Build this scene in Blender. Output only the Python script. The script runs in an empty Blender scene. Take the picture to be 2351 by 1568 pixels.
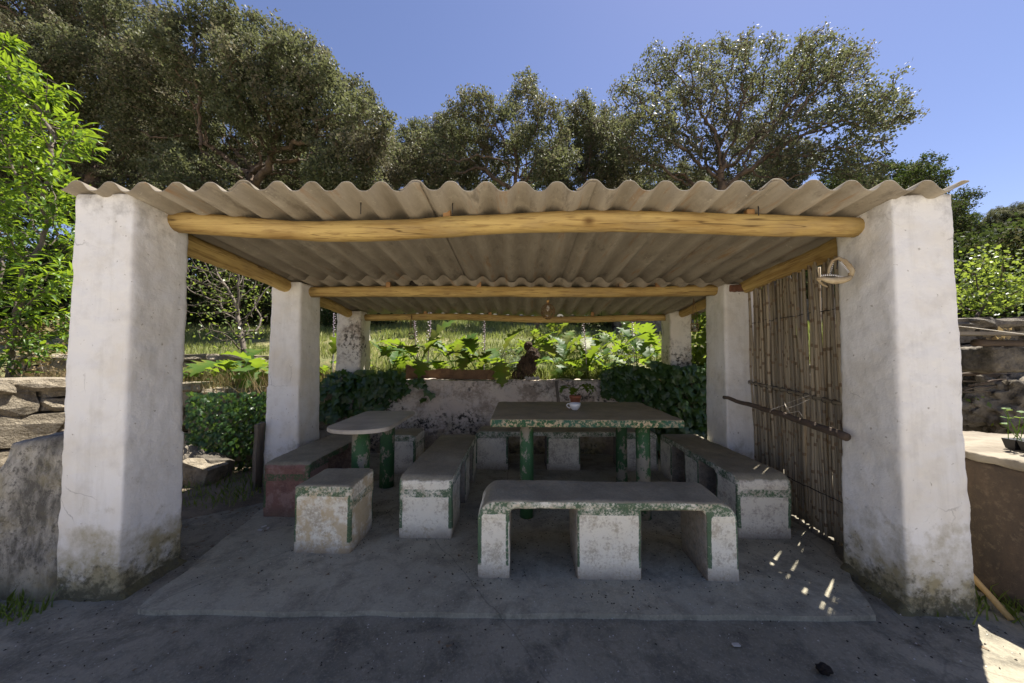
import bpy, bmesh, math, random
import numpy as np
from mathutils import Vector, Matrix, Euler, Quaternion, noise

# ------------------------------------------------------------------ camera, sky, sun, exposure
scene = bpy.context.scene
COL = scene.collection
R = math.radians
CAM_H = 1.22
cam_d = bpy.data.cameras.new('camera')
cam = bpy.data.objects.new('camera', cam_d)
COL.objects.link(cam)
scene.camera = cam
cam_d.sensor_width = 36.0
cam_d.lens = 12.0
cam_d.clip_start = 0.05
cam_d.clip_end = 2000.0
cam.location = (0, 0, CAM_H)
cam.rotation_euler = (R(90 + 2.26), 0, R(1.46))

SUN_EL, SUN_AZ = 64.0, 48.0          # azimuth measured from +Y (into the picture) to the right
world = bpy.data.worlds.new('World')
scene.world = world
world.use_nodes = True
wn = world.node_tree.nodes
sky = wn.new('ShaderNodeTexSky')
sky.sky_type = 'NISHITA'
sky.sun_disc = False
sky.sun_elevation = R(SUN_EL)
sky.sun_rotation = R(SUN_AZ)
sky.altitude = 300
sky.air_density = 1.0
sky.dust_density = 0.25
sky.ozone_density = 4.0
bg = wn['Background']
bg.inputs['Strength'].default_value = 0.063
tint = wn.new('ShaderNodeMix'); tint.data_type = 'RGBA'; tint.blend_type = 'MULTIPLY'
tint.inputs[0].default_value = 1.0
tint.inputs[7].default_value = (1.05, 0.865, 0.91, 1)
world.node_tree.links.new(sky.outputs[0], tint.inputs[6])
world.node_tree.links.new(tint.outputs[2], bg.inputs['Color'])

sun_d = bpy.data.lights.new('sun', 'SUN')
sun = bpy.data.objects.new('sun', sun_d)
COL.objects.link(sun)
sun_d.energy = 5.0
sun_d.angle = R(0.53)
sun_d.color = (1.0, 0.945, 0.86)
SUN_DIR = Vector((math.sin(R(SUN_AZ)) * math.cos(R(SUN_EL)), math.cos(R(SUN_AZ)) * math.cos(R(SUN_EL)), math.sin(R(SUN_EL))))
sun.rotation_euler = SUN_DIR.to_track_quat('Z', 'Y').to_euler()
sun.location = (8, 8, 14)

scene.view_settings.view_transform = 'Standard'
scene.view_settings.look = 'None'
scene.view_settings.gamma = 1.0
scene.view_settings.use_curve_mapping = False
scene.view_settings.exposure = 1.48
scene.render.engine = 'CYCLES'
scene.cycles.max_bounces = 10
scene.cycles.diffuse_bounces = 5
scene.cycles.transparent_max_bounces = 12
scene.cycles.sample_clamp_indirect = 8.0

# ------------------------------------------------------------------ pixel -> place helpers (photo scaled to 2351 x 1568)
_cr = Euler((R(90 + 2.26), 0, R(1.46))).to_matrix()
def ray(px, py):
    return _cr @ Vector(((px - 1175.5) / 784.0, (784.0 - py) / 784.0, -1.0))
def at_y(px, py, Y):
    r = ray(px, py)
    return Vector((0, 0, CAM_H)) + r * (Y / r.y)
def on_z(px, py, z=0.0):
    r = ray(px, py)
    return Vector((0, 0, CAM_H)) + r * ((z - CAM_H) / r.z)

# ------------------------------------------------------------------ object helpers
WM = {}
def _place(o, parent, M):
    COL.objects.link(o)
    if M is None:
        M = Matrix.Identity(4)
    if parent is not None:
        o.parent = parent
        o.matrix_parent_inverse = WM[parent.name].inverted()
    o.matrix_basis = M
    WM[o.name] = M.copy()
    return o
def tag(o, label=None, cat=None, group=None, kind=None):
    if label: o['label'] = label
    if cat: o['category'] = cat
    if group: o['group'] = group
    if kind: o['kind'] = kind
    return o
def thing(name, label, cat, loc=(0, 0, 0), group=None):
    o = bpy.data.objects.new(name, None)
    o.empty_display_size = 0.1
    _place(o, None, Matrix.Translation(Vector(loc)))
    return tag(o, label, cat, group)
def obj(name, me, mat, parent=None, M=None):
    if mat is not None and not me.materials:
        me.materials.append(mat)
    return _place(bpy.data.objects.new(name, me), parent, M)
def np_mesh(name, V, F, smooth=False):
    V = np.ascontiguousarray(V, dtype=np.float32); F = np.ascontiguousarray(F, dtype=np.int32)
    me = bpy.data.meshes.new(name)
    n, m, k = len(V), F.shape[0], F.shape[1]
    me.vertices.add(n); me.vertices.foreach_set('co', V.ravel())
    me.loops.add(m * k); me.loops.foreach_set('vertex_index', F.ravel())
    me.polygons.add(m)
    me.polygons.foreach_set('loop_start', np.arange(0, m * k, k, dtype=np.int32))
    me.update(calc_edges=True)
    if smooth:
        me.polygons.foreach_set('use_smooth', np.ones(m, dtype=bool))
    return me
def bm_mesh(name, bm, smooth=False):
    me = bpy.data.meshes.new(name)
    bmesh.ops.recalc_face_normals(bm, faces=bm.faces)
    bm.to_mesh(me); bm.free()
    if smooth:
        me.polygons.foreach_set('use_smooth', np.ones(len(me.polygons), dtype=bool))
    return me
def py_mesh(name, V, F, smooth=False):
    me = bpy.data.meshes.new(name)
    me.from_pydata([tuple(v) for v in V], [], F)
    me.update()
    if smooth:
        me.polygons.foreach_set('use_smooth', np.ones(len(me.polygons), dtype=bool))
    return me
def add_box(bm, x0, x1, y0, y1, z0, z1):
    vs = [bm.verts.new(p) for p in ((x0,y0,z0),(x1,y0,z0),(x1,y1,z0),(x0,y1,z0),(x0,y0,z1),(x1,y0,z1),(x1,y1,z1),(x0,y1,z1))]
    for f in ((3,2,1,0),(4,5,6,7),(0,1,5,4),(1,2,6,5),(2,3,7,6),(3,0,4,7)):
        bm.faces.new([vs[i] for i in f])
def add_hull(bm, bottom, top):
    n = len(bottom)
    b = [bm.verts.new(p) for p in bottom]; t = [bm.verts.new(p) for p in top]
    bm.faces.new(b[::-1]); bm.faces.new(t)
    for i in range(n):
        bm.faces.new((b[i], b[(i+1) % n], t[(i+1) % n], t[i]))
def tube_np(P, rad, k=8, cap=True):
    """tube along points P with radius per point -> verts, quads (+ end fans as degenerate quads)"""
    P = [Vector(p) for p in P]; n = len(P)
    if not hasattr(rad, '__len__'): rad = [rad] * n
    V, F = [], []
    up = None
    for i in range(n):
        d = (P[min(i+1, n-1)] - P[max(i-1, 0)]).normalized()
        if up is None:
            up = d.orthogonal().normalized()
        else:
            up = (up - d * up.dot(d)).normalized()
        s = d.cross(up)
        for j in range(k):
            a = 2 * math.pi * j / k
            V.append(P[i] + (up * math.cos(a) + s * math.sin(a)) * rad[i])
    for i in range(n - 1):
        for j in range(k):
            F.append((i*k+j, i*k+(j+1) % k, (i+1)*k+(j+1) % k, (i+1)*k+j))
    if cap:
        F.append(tuple(range(k))[::-1]); F.append(tuple((n-1)*k+j for j in range(k)))
    return V, F
def tube(name, P, rad, mat, parent=None, k=8, M=None, smooth=True):
    V, F = tube_np(P, rad, k)
    return obj(name, py_mesh(name, V, F, smooth), mat, parent, M)
def lathe(name, prof, mat, parent=None, M=None, k=24):
    V, F = [], []
    for (r, z) in prof:
        for j in range(k):
            a = 2*math.pi*j/k
            V.append((r*math.cos(a), r*math.sin(a), z))
    for i in range(len(prof)-1):
        for j in range(k):
            F.append((i*k+j, i*k+(j+1) % k, (i+1)*k+(j+1) % k, (i+1)*k+j))
    F.append(tuple(range(k))[::-1]); F.append(tuple((len(prof)-1)*k+j for j in range(k)))
    return obj(name, py_mesh(name, V, F, True), mat, parent, M)
def fbm(p, s, o=3):
    return noise.fractal(Vector(p) * s, 1.0, 2.0, o)

# ------------------------------------------------------------------ materials
class G:
    def __init__(s, name, rough=0.8):
        s.m = bpy.data.materials.new(name); s.m.use_nodes = True
        s.t = s.m.node_tree; s.bsdf = s.t.nodes['Principled BSDF']; s.out = s.t.nodes['Material Output']
        s.bsdf.inputs['Roughness'].default_value = rough
    def n(s, typ, ins=None, **props):
        nd = s.t.nodes.new(typ)
        for k, v in props.items(): setattr(nd, k, v)
        for k, v in (ins or {}).items(): s.set(nd.inputs[k], v)
        return nd
    def set(s, sock, v):
        if isinstance(v, bpy.types.NodeSocket): s.t.links.new(v, sock)
        else:
            if sock.type == 'RGBA' and len(v) == 3: v = (*v, 1)
            sock.default_value = v
    def pos(s, kind='Object', scale=(1, 1, 1)):
        o = s.n('ShaderNodeTexCoord').outputs[kind]
        if scale != (1, 1, 1): o = s.n('ShaderNodeMapping', {'Vector': o, 'Scale': scale}).outputs[0]
        return o
    def noise(s, scale, detail=4, rough=.6, vec=None, dist=0.0):
        d = {'Scale': scale, 'Detail': detail, 'Roughness': rough, 'Distortion': dist}
        d['Vector'] = vec if vec is not None else s.pos()
        return s.n('ShaderNodeTexNoise', d).outputs['Fac']
    def ramp(s, fac, stops, interp='LINEAR'):
        nd = s.n('ShaderNodeValToRGB', {0: fac}); cr = nd.color_ramp; cr.interpolation = interp
        while len(cr.elements) < len(stops): cr.elements.new(0.5)
        for e, (p, c) in zip(cr.elements, stops):
            e.position = p; e.color = (c, c, c, 1) if not hasattr(c, '__len__') else (*c, 1)
        return nd.outputs[0]
    def mix(s, fac, a, b, mode='MIX'):
        nd = s.n('ShaderNodeMix', data_type='RGBA', blend_type=mode)
        s.set(nd.inputs[0], fac); s.set(nd.inputs[6], a); s.set(nd.inputs[7], b)
        return nd.outputs[2]
    def math(s, op, a, b=0.0, c=0.0, clamp=False):
        nd = s.n('ShaderNodeMath', operation=op, use_clamp=clamp)
        s.set(nd.inputs[0], a); s.set(nd.inputs[1], b); s.set(nd.inputs[2], c)
        return nd.outputs[0]
    def sep(s, vec): return s.n('ShaderNodeSeparateXYZ', {0: vec}).outputs
    def rng(s, v, a, b, c=0.0, d=1.0):
        return s.n('ShaderNodeMapRange', {0: v, 1: a, 2: b, 3: c, 4: d}).outputs[0]
    def rand(s): return s.n('ShaderNodeObjectInfo').outputs['Random']
    def island(s): return s.n('ShaderNodeNewGeometry').outputs['Random Per Island']
    def bump(s, h, strength=.4, dist=.01):
        nd = s.n('ShaderNodeBump', {'Height': h, 'Strength': strength, 'Distance': dist})
        s.set(s.bsdf.inputs['Normal'], nd.outputs[0])
    def color(s, c): s.set(s.bsdf.inputs['Base Color'], c)
    def done(s): return s.m

MAT = {}
def simple(name, col, rough=.7, col2=None, sc=8, stretch=(1, 1, 1), bump=.3, dist=.004, metal=0.0, rnd=0.0, world=False):
    g = G(name, rough)
    v = g.n('ShaderNodeNewGeometry').outputs['Position'] if world else g.pos(scale=stretch)
    f = g.noise(sc, 5, .65, v)
    c2 = col2 or tuple(x * .6 for x in col)
    c = g.mix(g.rng(f, .3, .7), c2, col)
    if rnd:
        c = g.mix(1.0, c, g.ramp(g.rand(), [(0, 1 - rnd), (1, 1.0)]), 'MULTIPLY')
    g.color(c); g.bsdf.inputs['Metallic'].default_value = metal
    if bump: g.bump(g.noise(sc * 4, 4, .7, v), bump, dist)
    MAT[name] = g.done(); return MAT[name]

def plaster(name, white=(.77, .75, .715), grime_top=1.93, dirty=0.0):
    g = G(name, .92)
    p = g.pos(); z = g.sep(p)[2]
    big = g.noise(2.3, 4, .6); med = g.noise(9, 5, .65); fine = g.noise(60, 4, .7)
    c = g.mix(g.rng(big, .47, .70, 0, .7), white, (.67, .605, .49))
    c = g.mix(g.math('MULTIPLY', g.rng(med, .5, .75), .45), c, (.50, .465, .41))
    c = g.mix(g.rng(g.noise(11, 5, .65, g.pos(scale=(1, 1, .09))), .52, .72, 0, .30), c, (.42, .39, .33))      # rain streaks
    cw = g.n('ShaderNodeMix', data_type='VECTOR'); g.set(cw.inputs[0], .12); g.set(cw.inputs[4], g.pos()); g.set(cw.inputs[5], g.n('ShaderNodeTexNoise', {'Vector': g.pos(), 'Scale': 5.0, 'Detail': 5}).outputs['Color'])
    ck = g.n('ShaderNodeTexVoronoi', {'Vector': cw.outputs[1], 'Scale': 1.9}, feature='DISTANCE_TO_EDGE').outputs['Distance']
    c = g.mix(g.math('MULTIPLY', g.rng(ck, .0045, .001, 0, .42), g.rng(g.noise(2.6, 2), .57, .63)), c, (.16, .14, .12))    # hairline cracks
    # green-black grime rising from the ground
    low = g.math('ADD', g.rng(z, .62, .0), g.math('MULTIPLY', g.math('SUBTRACT', med, .5), 1.5))
    c = g.mix(g.rng(low, .38, .95, 0, .85), c, (.27, .22, .085))
    low2 = g.math('ADD', g.rng(z, .36, .0), g.math('MULTIPLY', g.math('SUBTRACT', g.noise(24, 5, .7), .5), 2.2))
    c = g.mix(g.rng(low2, .62, 1.05, 0, .9), c, (.085, .075, .04))
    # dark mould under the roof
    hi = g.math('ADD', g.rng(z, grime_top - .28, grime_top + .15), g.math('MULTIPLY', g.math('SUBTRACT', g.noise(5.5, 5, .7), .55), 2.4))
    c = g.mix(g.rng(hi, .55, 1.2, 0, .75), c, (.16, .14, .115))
    if dirty:
        dd = g.math('ADD', g.math('MULTIPLY', g.noise(3.0, 4, .6), .6), g.math('MULTIPLY', g.noise(22, 8, .8), .45))
        c = g.mix(g.rng(dd, .66 - .2 * dirty, .76 - .2 * dirty, 0, .8), c, (.22, .17, .125))
        d2 = g.noise(19, 8, .75)
        c = g.mix(g.math('MULTIPLY', g.rng(d2, .50, .57), g.rng(g.noise(1.7, 3), .43, .56)), c, (.045, .038, .028))
    c = g.mix(g.rng(g.noise(38, 3, .5), .69, .74, 0, .6), c, (.22, .18, .12))
    g.color(c)
    h = g.math('ADD', g.math('MULTIPLY', med, 1.0), g.math('MULTIPLY', g.noise(28, 5, .7), .55))
    h = g.math('ADD', h, g.math('MULTIPLY', fine, .18))
    g.bump(h, .55, .012 + .012 * dirty)
    MAT[name] = g.done(); return MAT[name]
plaster('plaster_white')
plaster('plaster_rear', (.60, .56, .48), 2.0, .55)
plaster('plaster_wall', (.56, .47, .385), 9.0, .72)

def bench_mat(name, face=(.62, .56, .49), worn=(.30, .23, .15), patch=None):
    g = G(name, .88)
    p = g.pos()
    nz = g.sep(g.n('ShaderNodeNewGeometry').outputs['Normal'])[2]
    paint = g.n('ShaderNodeAttribute', attribute_name='paint').outputs['Fac']
    z = g.sep(p)[2]
    m = g.noise(11, 6, .7); fn = g.noise(70, 4, .75); md = g.noise(33, 6, .75)
    spk = g.math('ADD', g.math('MULTIPLY', m, .55), g.math('MULTIPLY', fn, .45))
    c = g.mix(g.rng(spk, .485, .59, 0, .75), face, worn)
    if patch: c = g.mix(g.rng(g.noise(5, 5, .7), .48, .56, 0, .8), c, patch)
    c = g.mix(g.rng(g.math('ADD', z, g.math('MULTIPLY', m, .12)), .15, .05, 0, .8), c, (.17, .125, .085))
    pk = g.math('ADD', g.math('MULTIPLY', g.noise(9, 6, .75), .45), g.math('MULTIPLY', fn, .55))
    gm = g.math('SUBTRACT', paint, pk)
    green = g.mix(g.noise(6, 3), (.028, .088, .030), (.062, .140, .056))
    c = g.mix(g.rng(gm, -.01, .09, 0, .92), c, green)
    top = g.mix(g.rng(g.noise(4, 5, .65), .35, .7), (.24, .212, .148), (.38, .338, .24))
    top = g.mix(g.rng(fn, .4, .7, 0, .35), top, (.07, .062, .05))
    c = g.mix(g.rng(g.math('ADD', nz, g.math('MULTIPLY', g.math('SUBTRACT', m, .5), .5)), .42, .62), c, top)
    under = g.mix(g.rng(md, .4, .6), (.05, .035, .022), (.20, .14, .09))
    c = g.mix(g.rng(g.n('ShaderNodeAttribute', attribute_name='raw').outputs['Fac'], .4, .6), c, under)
    g.color(c)
    g.bump(g.math('ADD', g.math('MULTIPLY', md, .8), g.math('MULTIPLY', fn, .35)), .6, .012)
    MAT[name] = g.done(); return MAT[name]
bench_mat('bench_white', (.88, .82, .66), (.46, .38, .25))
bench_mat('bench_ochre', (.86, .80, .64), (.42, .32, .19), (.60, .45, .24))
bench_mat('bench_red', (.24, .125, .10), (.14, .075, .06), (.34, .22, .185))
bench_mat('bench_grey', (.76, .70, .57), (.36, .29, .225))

def floor_mat(name, a, b, patch, crack=.0):
    g = G(name, .9)
    big = g.noise(1.1, 5, .65); med = g.noise(5.5, 6, .7, dist=.3); fine = g.noise(85, 3, .7)
    c = g.mix(g.rng(big, .36, .66), a, b)
    c = g.mix(g.rng(med, .48, .66, 0, .8), c, patch)
    c = g.mix(g.rng(g.noise(2.3, 7, .72, dist=.6), .54, .60, 0, .5), c, tuple(x * .55 for x in a))
    c = g.mix(g.rng(g.noise(16, 6, .75), .56, .72, 0, .55), c, tuple(x * .5 for x in a))
    c = g.mix(g.rng(fine, .52, .70, 0, .35), c, tuple(min(1, x * 1.4) for x in b))
    c = g.mix(g.rng(g.noise(48, 4, .7), .56, .68, 0, .38), c, tuple(x * .4 for x in a))
    c = g.mix(g.rng(g.noise(140, 2, .5), .70, .74, 0, .5), c, (.42, .40, .36))
    if crack:
        w = g.n('ShaderNodeMix', data_type='VECTOR'); g.set(w.inputs[0], .10)
        g.set(w.inputs[4], g.pos()); g.set(w.inputs[5], g.n('ShaderNodeTexNoise', {'Vector': g.pos(), 'Scale': 3.5, 'Detail': 5}).outputs['Color'])
        vo = g.n('ShaderNodeTexVoronoi', {'Vector': w.outputs[1], 'Scale': .62}, feature='DISTANCE_TO_EDGE').outputs['Distance']
        c = g.mix(g.rng(vo, .0028, .0006, 0, crack), c, (.02, .018, .016))
    g.color(c)
    h = g.math('ADD', g.math('MULTIPLY', g.noise(22, 6, .75), 1.0), g.math('MULTIPLY', fine, .4))
    g.bump(h, .5, .008)
    MAT[name] = g.done(); return MAT[name]
floor_mat('floor_concrete', (.285, .262, .19), (.40, .365, .268), (.16, .146, .108), .35)
floor_mat('yard_ground', (.175, .157, .113), (.29, .26, .19), (.075, .067, .05), .25)
floor_mat('soil', (.11, .085, .055), (.20, .155, .10), (.07, .055, .035))

def grass_ground():
    g = G('grass_ground', .95)
    big = g.noise(.35, 5, .65); f = g.noise(6, 6, .75)
    c = g.mix(g.rng(big, .40, .62), (.16, .175, .05), (.29, .245, .11))
    c = g.mix(g.rng(f, .45, .62), c, (.11, .135, .032))
    c = g.mix(g.rng(g.noise(30, 4, .7), .55, .72, 0, .6), c, (.05, .045, .02))
    yy = g.math('ADD', g.sep(g.pos())[1], g.math('MULTIPLY', g.noise(.3, 3), 5.0))
    c = g.mix(g.rng(yy, 15.5, 18.0), c, (.04, .033, .018))      # leaf litter under the oaks
    g.color(c); g.bump(g.noise(18, 6, .8), 1.0, .06)
    MAT['grass_ground'] = g.done()
grass_ground()

def wood_pole():
    g = G('peeled_pole', .62)
    v = g.pos(scale=(1, 1, .07))
    st = g.noise(16, 6, .6, v); big = g.noise(2.0, 3, .5)
    c = g.mix(g.rng(st, .38, .62), (.55, .39, .155), (.31, .195, .068))
    c = g.mix(g.rng(big, .4, .68, 0, .6), c, (.60, .44, .155))
    c = g.mix(g.rng(g.noise(4.5, 5, .7, g.pos(scale=(1, 1, .3))), .50, .64, 0, .6), c, (.30, .215, .115))
    c = g.mix(g.rng(g.noise(60, 3, .6, g.pos(scale=(1, 1, .10))), .54, .66, 0, .6), c, (.20, .115, .042))
    c = g.mix(g.rng(g.noise(38, 4, .6, g.pos(scale=(1, 1, .18))), .68, .74, 0, .75), c, (.12, .06, .02))
    cr = g.noise(7, 3, .5, g.pos(scale=(1.5, 1.5, .04)))
    c = g.mix(g.rng(g.math('ABSOLUTE', g.math('SUBTRACT', cr, .5)), .006, .001, 0, .75), c, (.08, .045, .02))
    vo = g.n('ShaderNodeTexVoronoi', {'Vector': g.pos(scale=(1, 1, .7)), 'Scale': 4.2, 'Randomness': 1.0}).outputs['Distance']
    c = g.mix(g.rng(vo, .13, .03, 0, .85), c, (.12, .06, .02))
    g.bsdf.inputs['Roughness'].default_value = .85; g.bsdf.inputs['Specular IOR Level'].default_value = .15
    g.color(c); g.bump(g.math('ADD', st, g.math('MULTIPLY', g.noise(60, 3, .6, g.pos(scale=(1, 1, .10))), .6)), .8, .012)
    MAT['peeled_pole'] = g.done()
wood_pole()

def roof_mat():
    g = G('fibre_cement', .93)
    v = g.pos(scale=(1, .16, 1))
    f = g.noise(7, 6, .7, v); fine = g.noise(120, 3, .7)
    c = g.mix(g.rng(f, .36, .66), (.31, .268, .205), (.20, .168, .122))
    c = g.mix(g.rng(g.noise(5, 5, .7), .55, .75, 0, .5), c, (.43, .385, .30))
    c = g.mix(g.rng(g.noise(14, 4, .7, g.pos(scale=(1, .08, 1))), .58, .70, 0, .7), c, (.25, .135, .05))
    c = g.mix(g.rng(g.noise(9, 6, .75, g.pos(scale=(1, .3, 1))), .57, .68, 0, .6), c, (.10, .08, .055))
    c = g.mix(g.rng(g.noise(34, 5, .75), .62, .70, 0, .6), c, (.48, .44, .34))
    c = g.mix(g.rng(fine, .55, .8, 0, .4), c, (.14, .11, .075))
    g.color(c); g.bump(g.math('ADD', f, g.math('MULTIPLY', fine, .5)), .35, .003)
    MAT['fibre_cement'] = g.done()
roof_mat()

def leaf(name, a, b, back, trans=.38, rough=.42, brown=None, nscale=.5, vary=.5, spec=.5):
    g = G(name, rough)
    g.bsdf.inputs['Specular IOR Level'].default_value = spec
    isl = g.island(); rnd = g.rand()
    f = g.math('FRACT', g.math('ADD', isl, rnd))
    c = g.mix(f, a, b)
    bk = back
    if brown:
        nb = g.noise(nscale, 4, .6)
        k = g.rng(g.math('ADD', nb, g.math('MULTIPLY', g.math('SUBTRACT', f, .5), .25)), .53, .64, 0, .8)
        c = g.mix(k, c, brown); bk = g.mix(k, back, tuple(x * 1.1 for x in brown))
    g.color(c)
    tr = g.n('ShaderNodeBsdfTranslucent', {'Color': bk})
    ms = g.n('ShaderNodeMixShader', {0: trans, 1: g.bsdf.outputs[0], 2: tr.outputs[0]})
    g.t.links.new(ms.outputs[0], g.out.inputs['Surface'])
    MAT[name] = g.done(); return MAT[name]
leaf('oak_leaf', (.045, .056, .025), (.145, .155, .088), (.17, .185, .075), .33, .55, (.155, .135, .09), .55, spec=.14)
leaf('oak_leaf_dark', (.026, .042, .014), (.052, .072, .026), (.085, .12, .025), .28, .62, (.085, .075, .035), .6, spec=.08)
leaf('peach_leaf', (.05, .12, .014), (.13, .21, .025), (.27, .38, .022), .42, .42, (.05, .11, .02), 3.0, spec=.4)
leaf('acanthus_leaf', (.032, .085, .014), (.085, .15, .022), (.24, .34, .025), .42, .52, (.16, .17, .03), 6.0, spec=.3)
leaf('ivy_leaf', (.022, .055, .014), (.045, .092, .02), (.14, .24, .03), .32, .35)
leaf('shrub_leaf', (.07, .12, .02), (.13, .18, .04), (.30, .38, .05), .42, .4)
leaf('grey_shrub_leaf', (.13, .16, .10), (.20, .23, .16), (.22, .28, .14), .3, .55)
leaf('grass_blade', (.15, .19, .045), (.31, .29, .11), (.30, .34, .08), .4, .6, (.10, .15, .03), .9)
leaf('dry_weed', (.20, .14, .07), (.30, .22, .11), (.30, .22, .10), .3, .7, (.10, .12, .03), 1.5)
simple('bark', (.17, .115, .075), .95, (.045, .034, .026), 5, (1, 1, .5), 1.0, .03)
simple('twig', (.16, .13, .10), .9, (.07, .055, .04), 10, bump=.3)
simple('cork', (.16, .10, .06), .95, (.02, .014, .009), 12, bump=1.0, dist=.03)
simple('reed', (.56, .48, .34), .6, (.30, .235, .15), 9, (1, 1, .05), .3, .004, rnd=.55)
simple('reed_node', (.24, .165, .095), .7)
simple('wire', (.035, .03, .028), .6, bump=0)
simple('string', (.62, .56, .45), .9, bump=0)
simple('stone', (.50, .43, .32), .93, (.17, .135, .085), 9, bump=1.0, dist=.04, rnd=.5, world=True)
simple('stone_dark', (.34, .295, .225), .95, (.09, .075, .055), 9, bump=1.0, dist=.04, rnd=.5, world=True)
simple('wall_core', (.045, .036, .026), 1.0, bump=.8, dist=.02)
simple('stick', (.115, .08, .055), .9, (.05, .036, .026), 9, (1, 1, .12), .8, .008)
simple('plank', (.27, .235, .175), .9, (.13, .105, .075), 8, (.25, 1, 1), .7, .008)
simple('weathered_board', (.20, .165, .125), .9, (.06, .05, .04), 9, (1, 1, .15), .7, .006)
simple('terracotta_bark', (.22, .125, .06), .9, (.09, .05, .026), 6, bump=.8, dist=.01)
simple('terracotta', (.36, .13, .06), .85, (.26, .09, .045), 10)
simple('ceramic', (.80, .78, .74), .22, (.78, .76, .72), 3, bump=0)
simple('marble', (.50, .455, .385), .5, (.30, .27, .225), 5, bump=.15, dist=.002)
simple('bone', (.50, .41, .26), .7, (.24, .16, .075), 14, bump=.4)
simple('metal', (.30, .29, .27), .4, bump=0, metal=1.0)
simple('rattan', (.22, .125, .05), .7, bump=0)
simple('bead', (.50, .29, .09), .5, bump=0)
simple('nest', (.06, .042, .028), 1.0, (.02, .014, .01), 40, bump=1.0, dist=.02)
simple('wedge', (.42, .24, .10), .8, (.25, .13, .05), 12)
simple('brick_red', (.22, .10, .06), .95, (.10, .055, .04), 14, bump=.9, dist=.01)
simple('black_plastic', (.02, .02, .02), .5, bump=0)
simple('pebble', (.60, .56, .50), .8, (.42, .38, .33), 10, rnd=.3)
simple('flower', (.66, .60, .62), .6, (.24, .15, .20), 60, bump=0)
simple('pale_stick', (.62, .42, .17), .7, (.45, .27, .09), 8, (1, 1, .1))
simple('rust_tile', (.33, .15, .07), .9, bump=.4)

def paint_green_leg():
    g = G('green_leg', .65)
    f = g.noise(9, 6, .72, g.pos(scale=(1, 1, .6)))
    c = g.mix(g.noise(3.5, 3), (.016, .070, .018), (.045, .125, .038))
    c = g.mix(g.rng(f, .53, .565), c, (.26, .225, .16))
    c = g.mix(g.rng(g.noise(26, 5, .7), .60, .66, 0, .8), c, (.03, .05, .03))
    g.color(c); g.bump(f, .4, .006); MAT['green_leg'] = g.done()
paint_green_leg()
def table_mat():
    g = G('table_concrete', .82)
    nz = g.sep(g.n('ShaderNodeNewGeometry').outputs['Normal'])[2]
    md = g.noise(42, 6, .75); fn = g.noise(110, 3, .7)
    side = g.mix(g.rng(md, .49, .56), (.026, .088, .034), (.52, .40, .25))
    side = g.mix(g.rng(g.noise(4, 3), .45, .6, 0, .5), side, (.03, .10, .09))
    top = g.mix(g.rng(g.noise(5, 5, .7), .35, .7), (.22, .185, .11), (.34, .285, .175))
    top = g.mix(g.rng(fn, .5, .75, 0, .4), top, (.20, .175, .135))
    c = g.mix(g.rng(nz, .5, .7), side, top)
    g.color(c); g.bump(g.math('ADD', md, fn), .4, .005); MAT['table_concrete'] = g.done()
table_mat()
def drum_mat():
    g = G('rusty_drum', .9)
    f = g.noise(6, 7, .75, g.pos(scale=(1, 1, .5))); s = g.noise(30, 5, .75)
    c = g.mix(g.rng(f, .35, .65), (.085, .058, .038), (.04, .03, .022))
    c = g.mix(g.rng(s, .52, .68, 0, .7), c, (.13, .098, .066))
    g.color(c); g.bump(s, .6, .008); MAT['rusty_drum'] = g.done()
drum_mat()
def glass_mat():
    g = G('clear_glass', .04); g.bsdf.inputs['Transmission Weight'].default_value = 1.0
    g.bsdf.inputs['IOR'].default_value = 1.45; g.color((.9, .94, .9)); MAT['clear_glass'] = g.done()
    g = G('frosted_bulb', .25); g.color((.82, .80, .74)); g.bsdf.inputs['Transmission Weight'].default_value = .3; MAT['frosted_bulb'] = g.done()
glass_mat()

# ------------------------------------------------------------------ rough cast solids (voxel remeshed, uneven surfaces)
def cast(name, build, mat, parent=None, voxel=.014, smooth=6, amp=(.008, .004, .0018), attrs=None):
    bm = bmesh.new(); build(bm); me0 = bm_mesh('tmp_cast', bm)
    o = bpy.data.objects.new('tmp_cast', me0); COL.objects.link(o)
    md = o.modifiers.new('r', 'REMESH'); md.mode = 'VOXEL'; md.voxel_size = voxel
    if smooth:
        sm = o.modifiers.new('s', 'SMOOTH'); sm.iterations = smooth; sm.factor = .5
    ev = o.evaluated_get(bpy.context.evaluated_depsgraph_get())
    me = bpy.data.meshes.new_from_object(ev); me.name = name
    bpy.data.objects.remove(o); bpy.data.meshes.remove(me0)
    n = len(me.vertices)
    V = np.empty(n * 3, np.float32); me.vertices.foreach_get('co', V); V = V.reshape(-1, 3)
    N = np.empty(n * 3, np.float32); me.vertices.foreach_get('normal', N); N = N.reshape(-1, 3)
    if attrs:
        for k, fn in attrs.items():
            a = me.attributes.new(k, 'FLOAT', 'POINT'); a.data.foreach_set('value', np.asarray(fn(V, N), np.float32))
    d = np.array([noise.noise(Vector(v) * 3.0) * amp[0] + noise.noise(Vector(v) * 13.0) * amp[1] + noise.noise(Vector(v) * 41.0) * amp[2] for v in V])
    V = V + N * d[:, None]
    me.vertices.foreach_set('co', V.astype(np.float32).ravel()); me.update()
    me.polygons.foreach_set('use_smooth', np.ones(len(me.polygons), dtype=bool))
    me.materials.clear()
    return obj(name, me, mat, parent)

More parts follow.
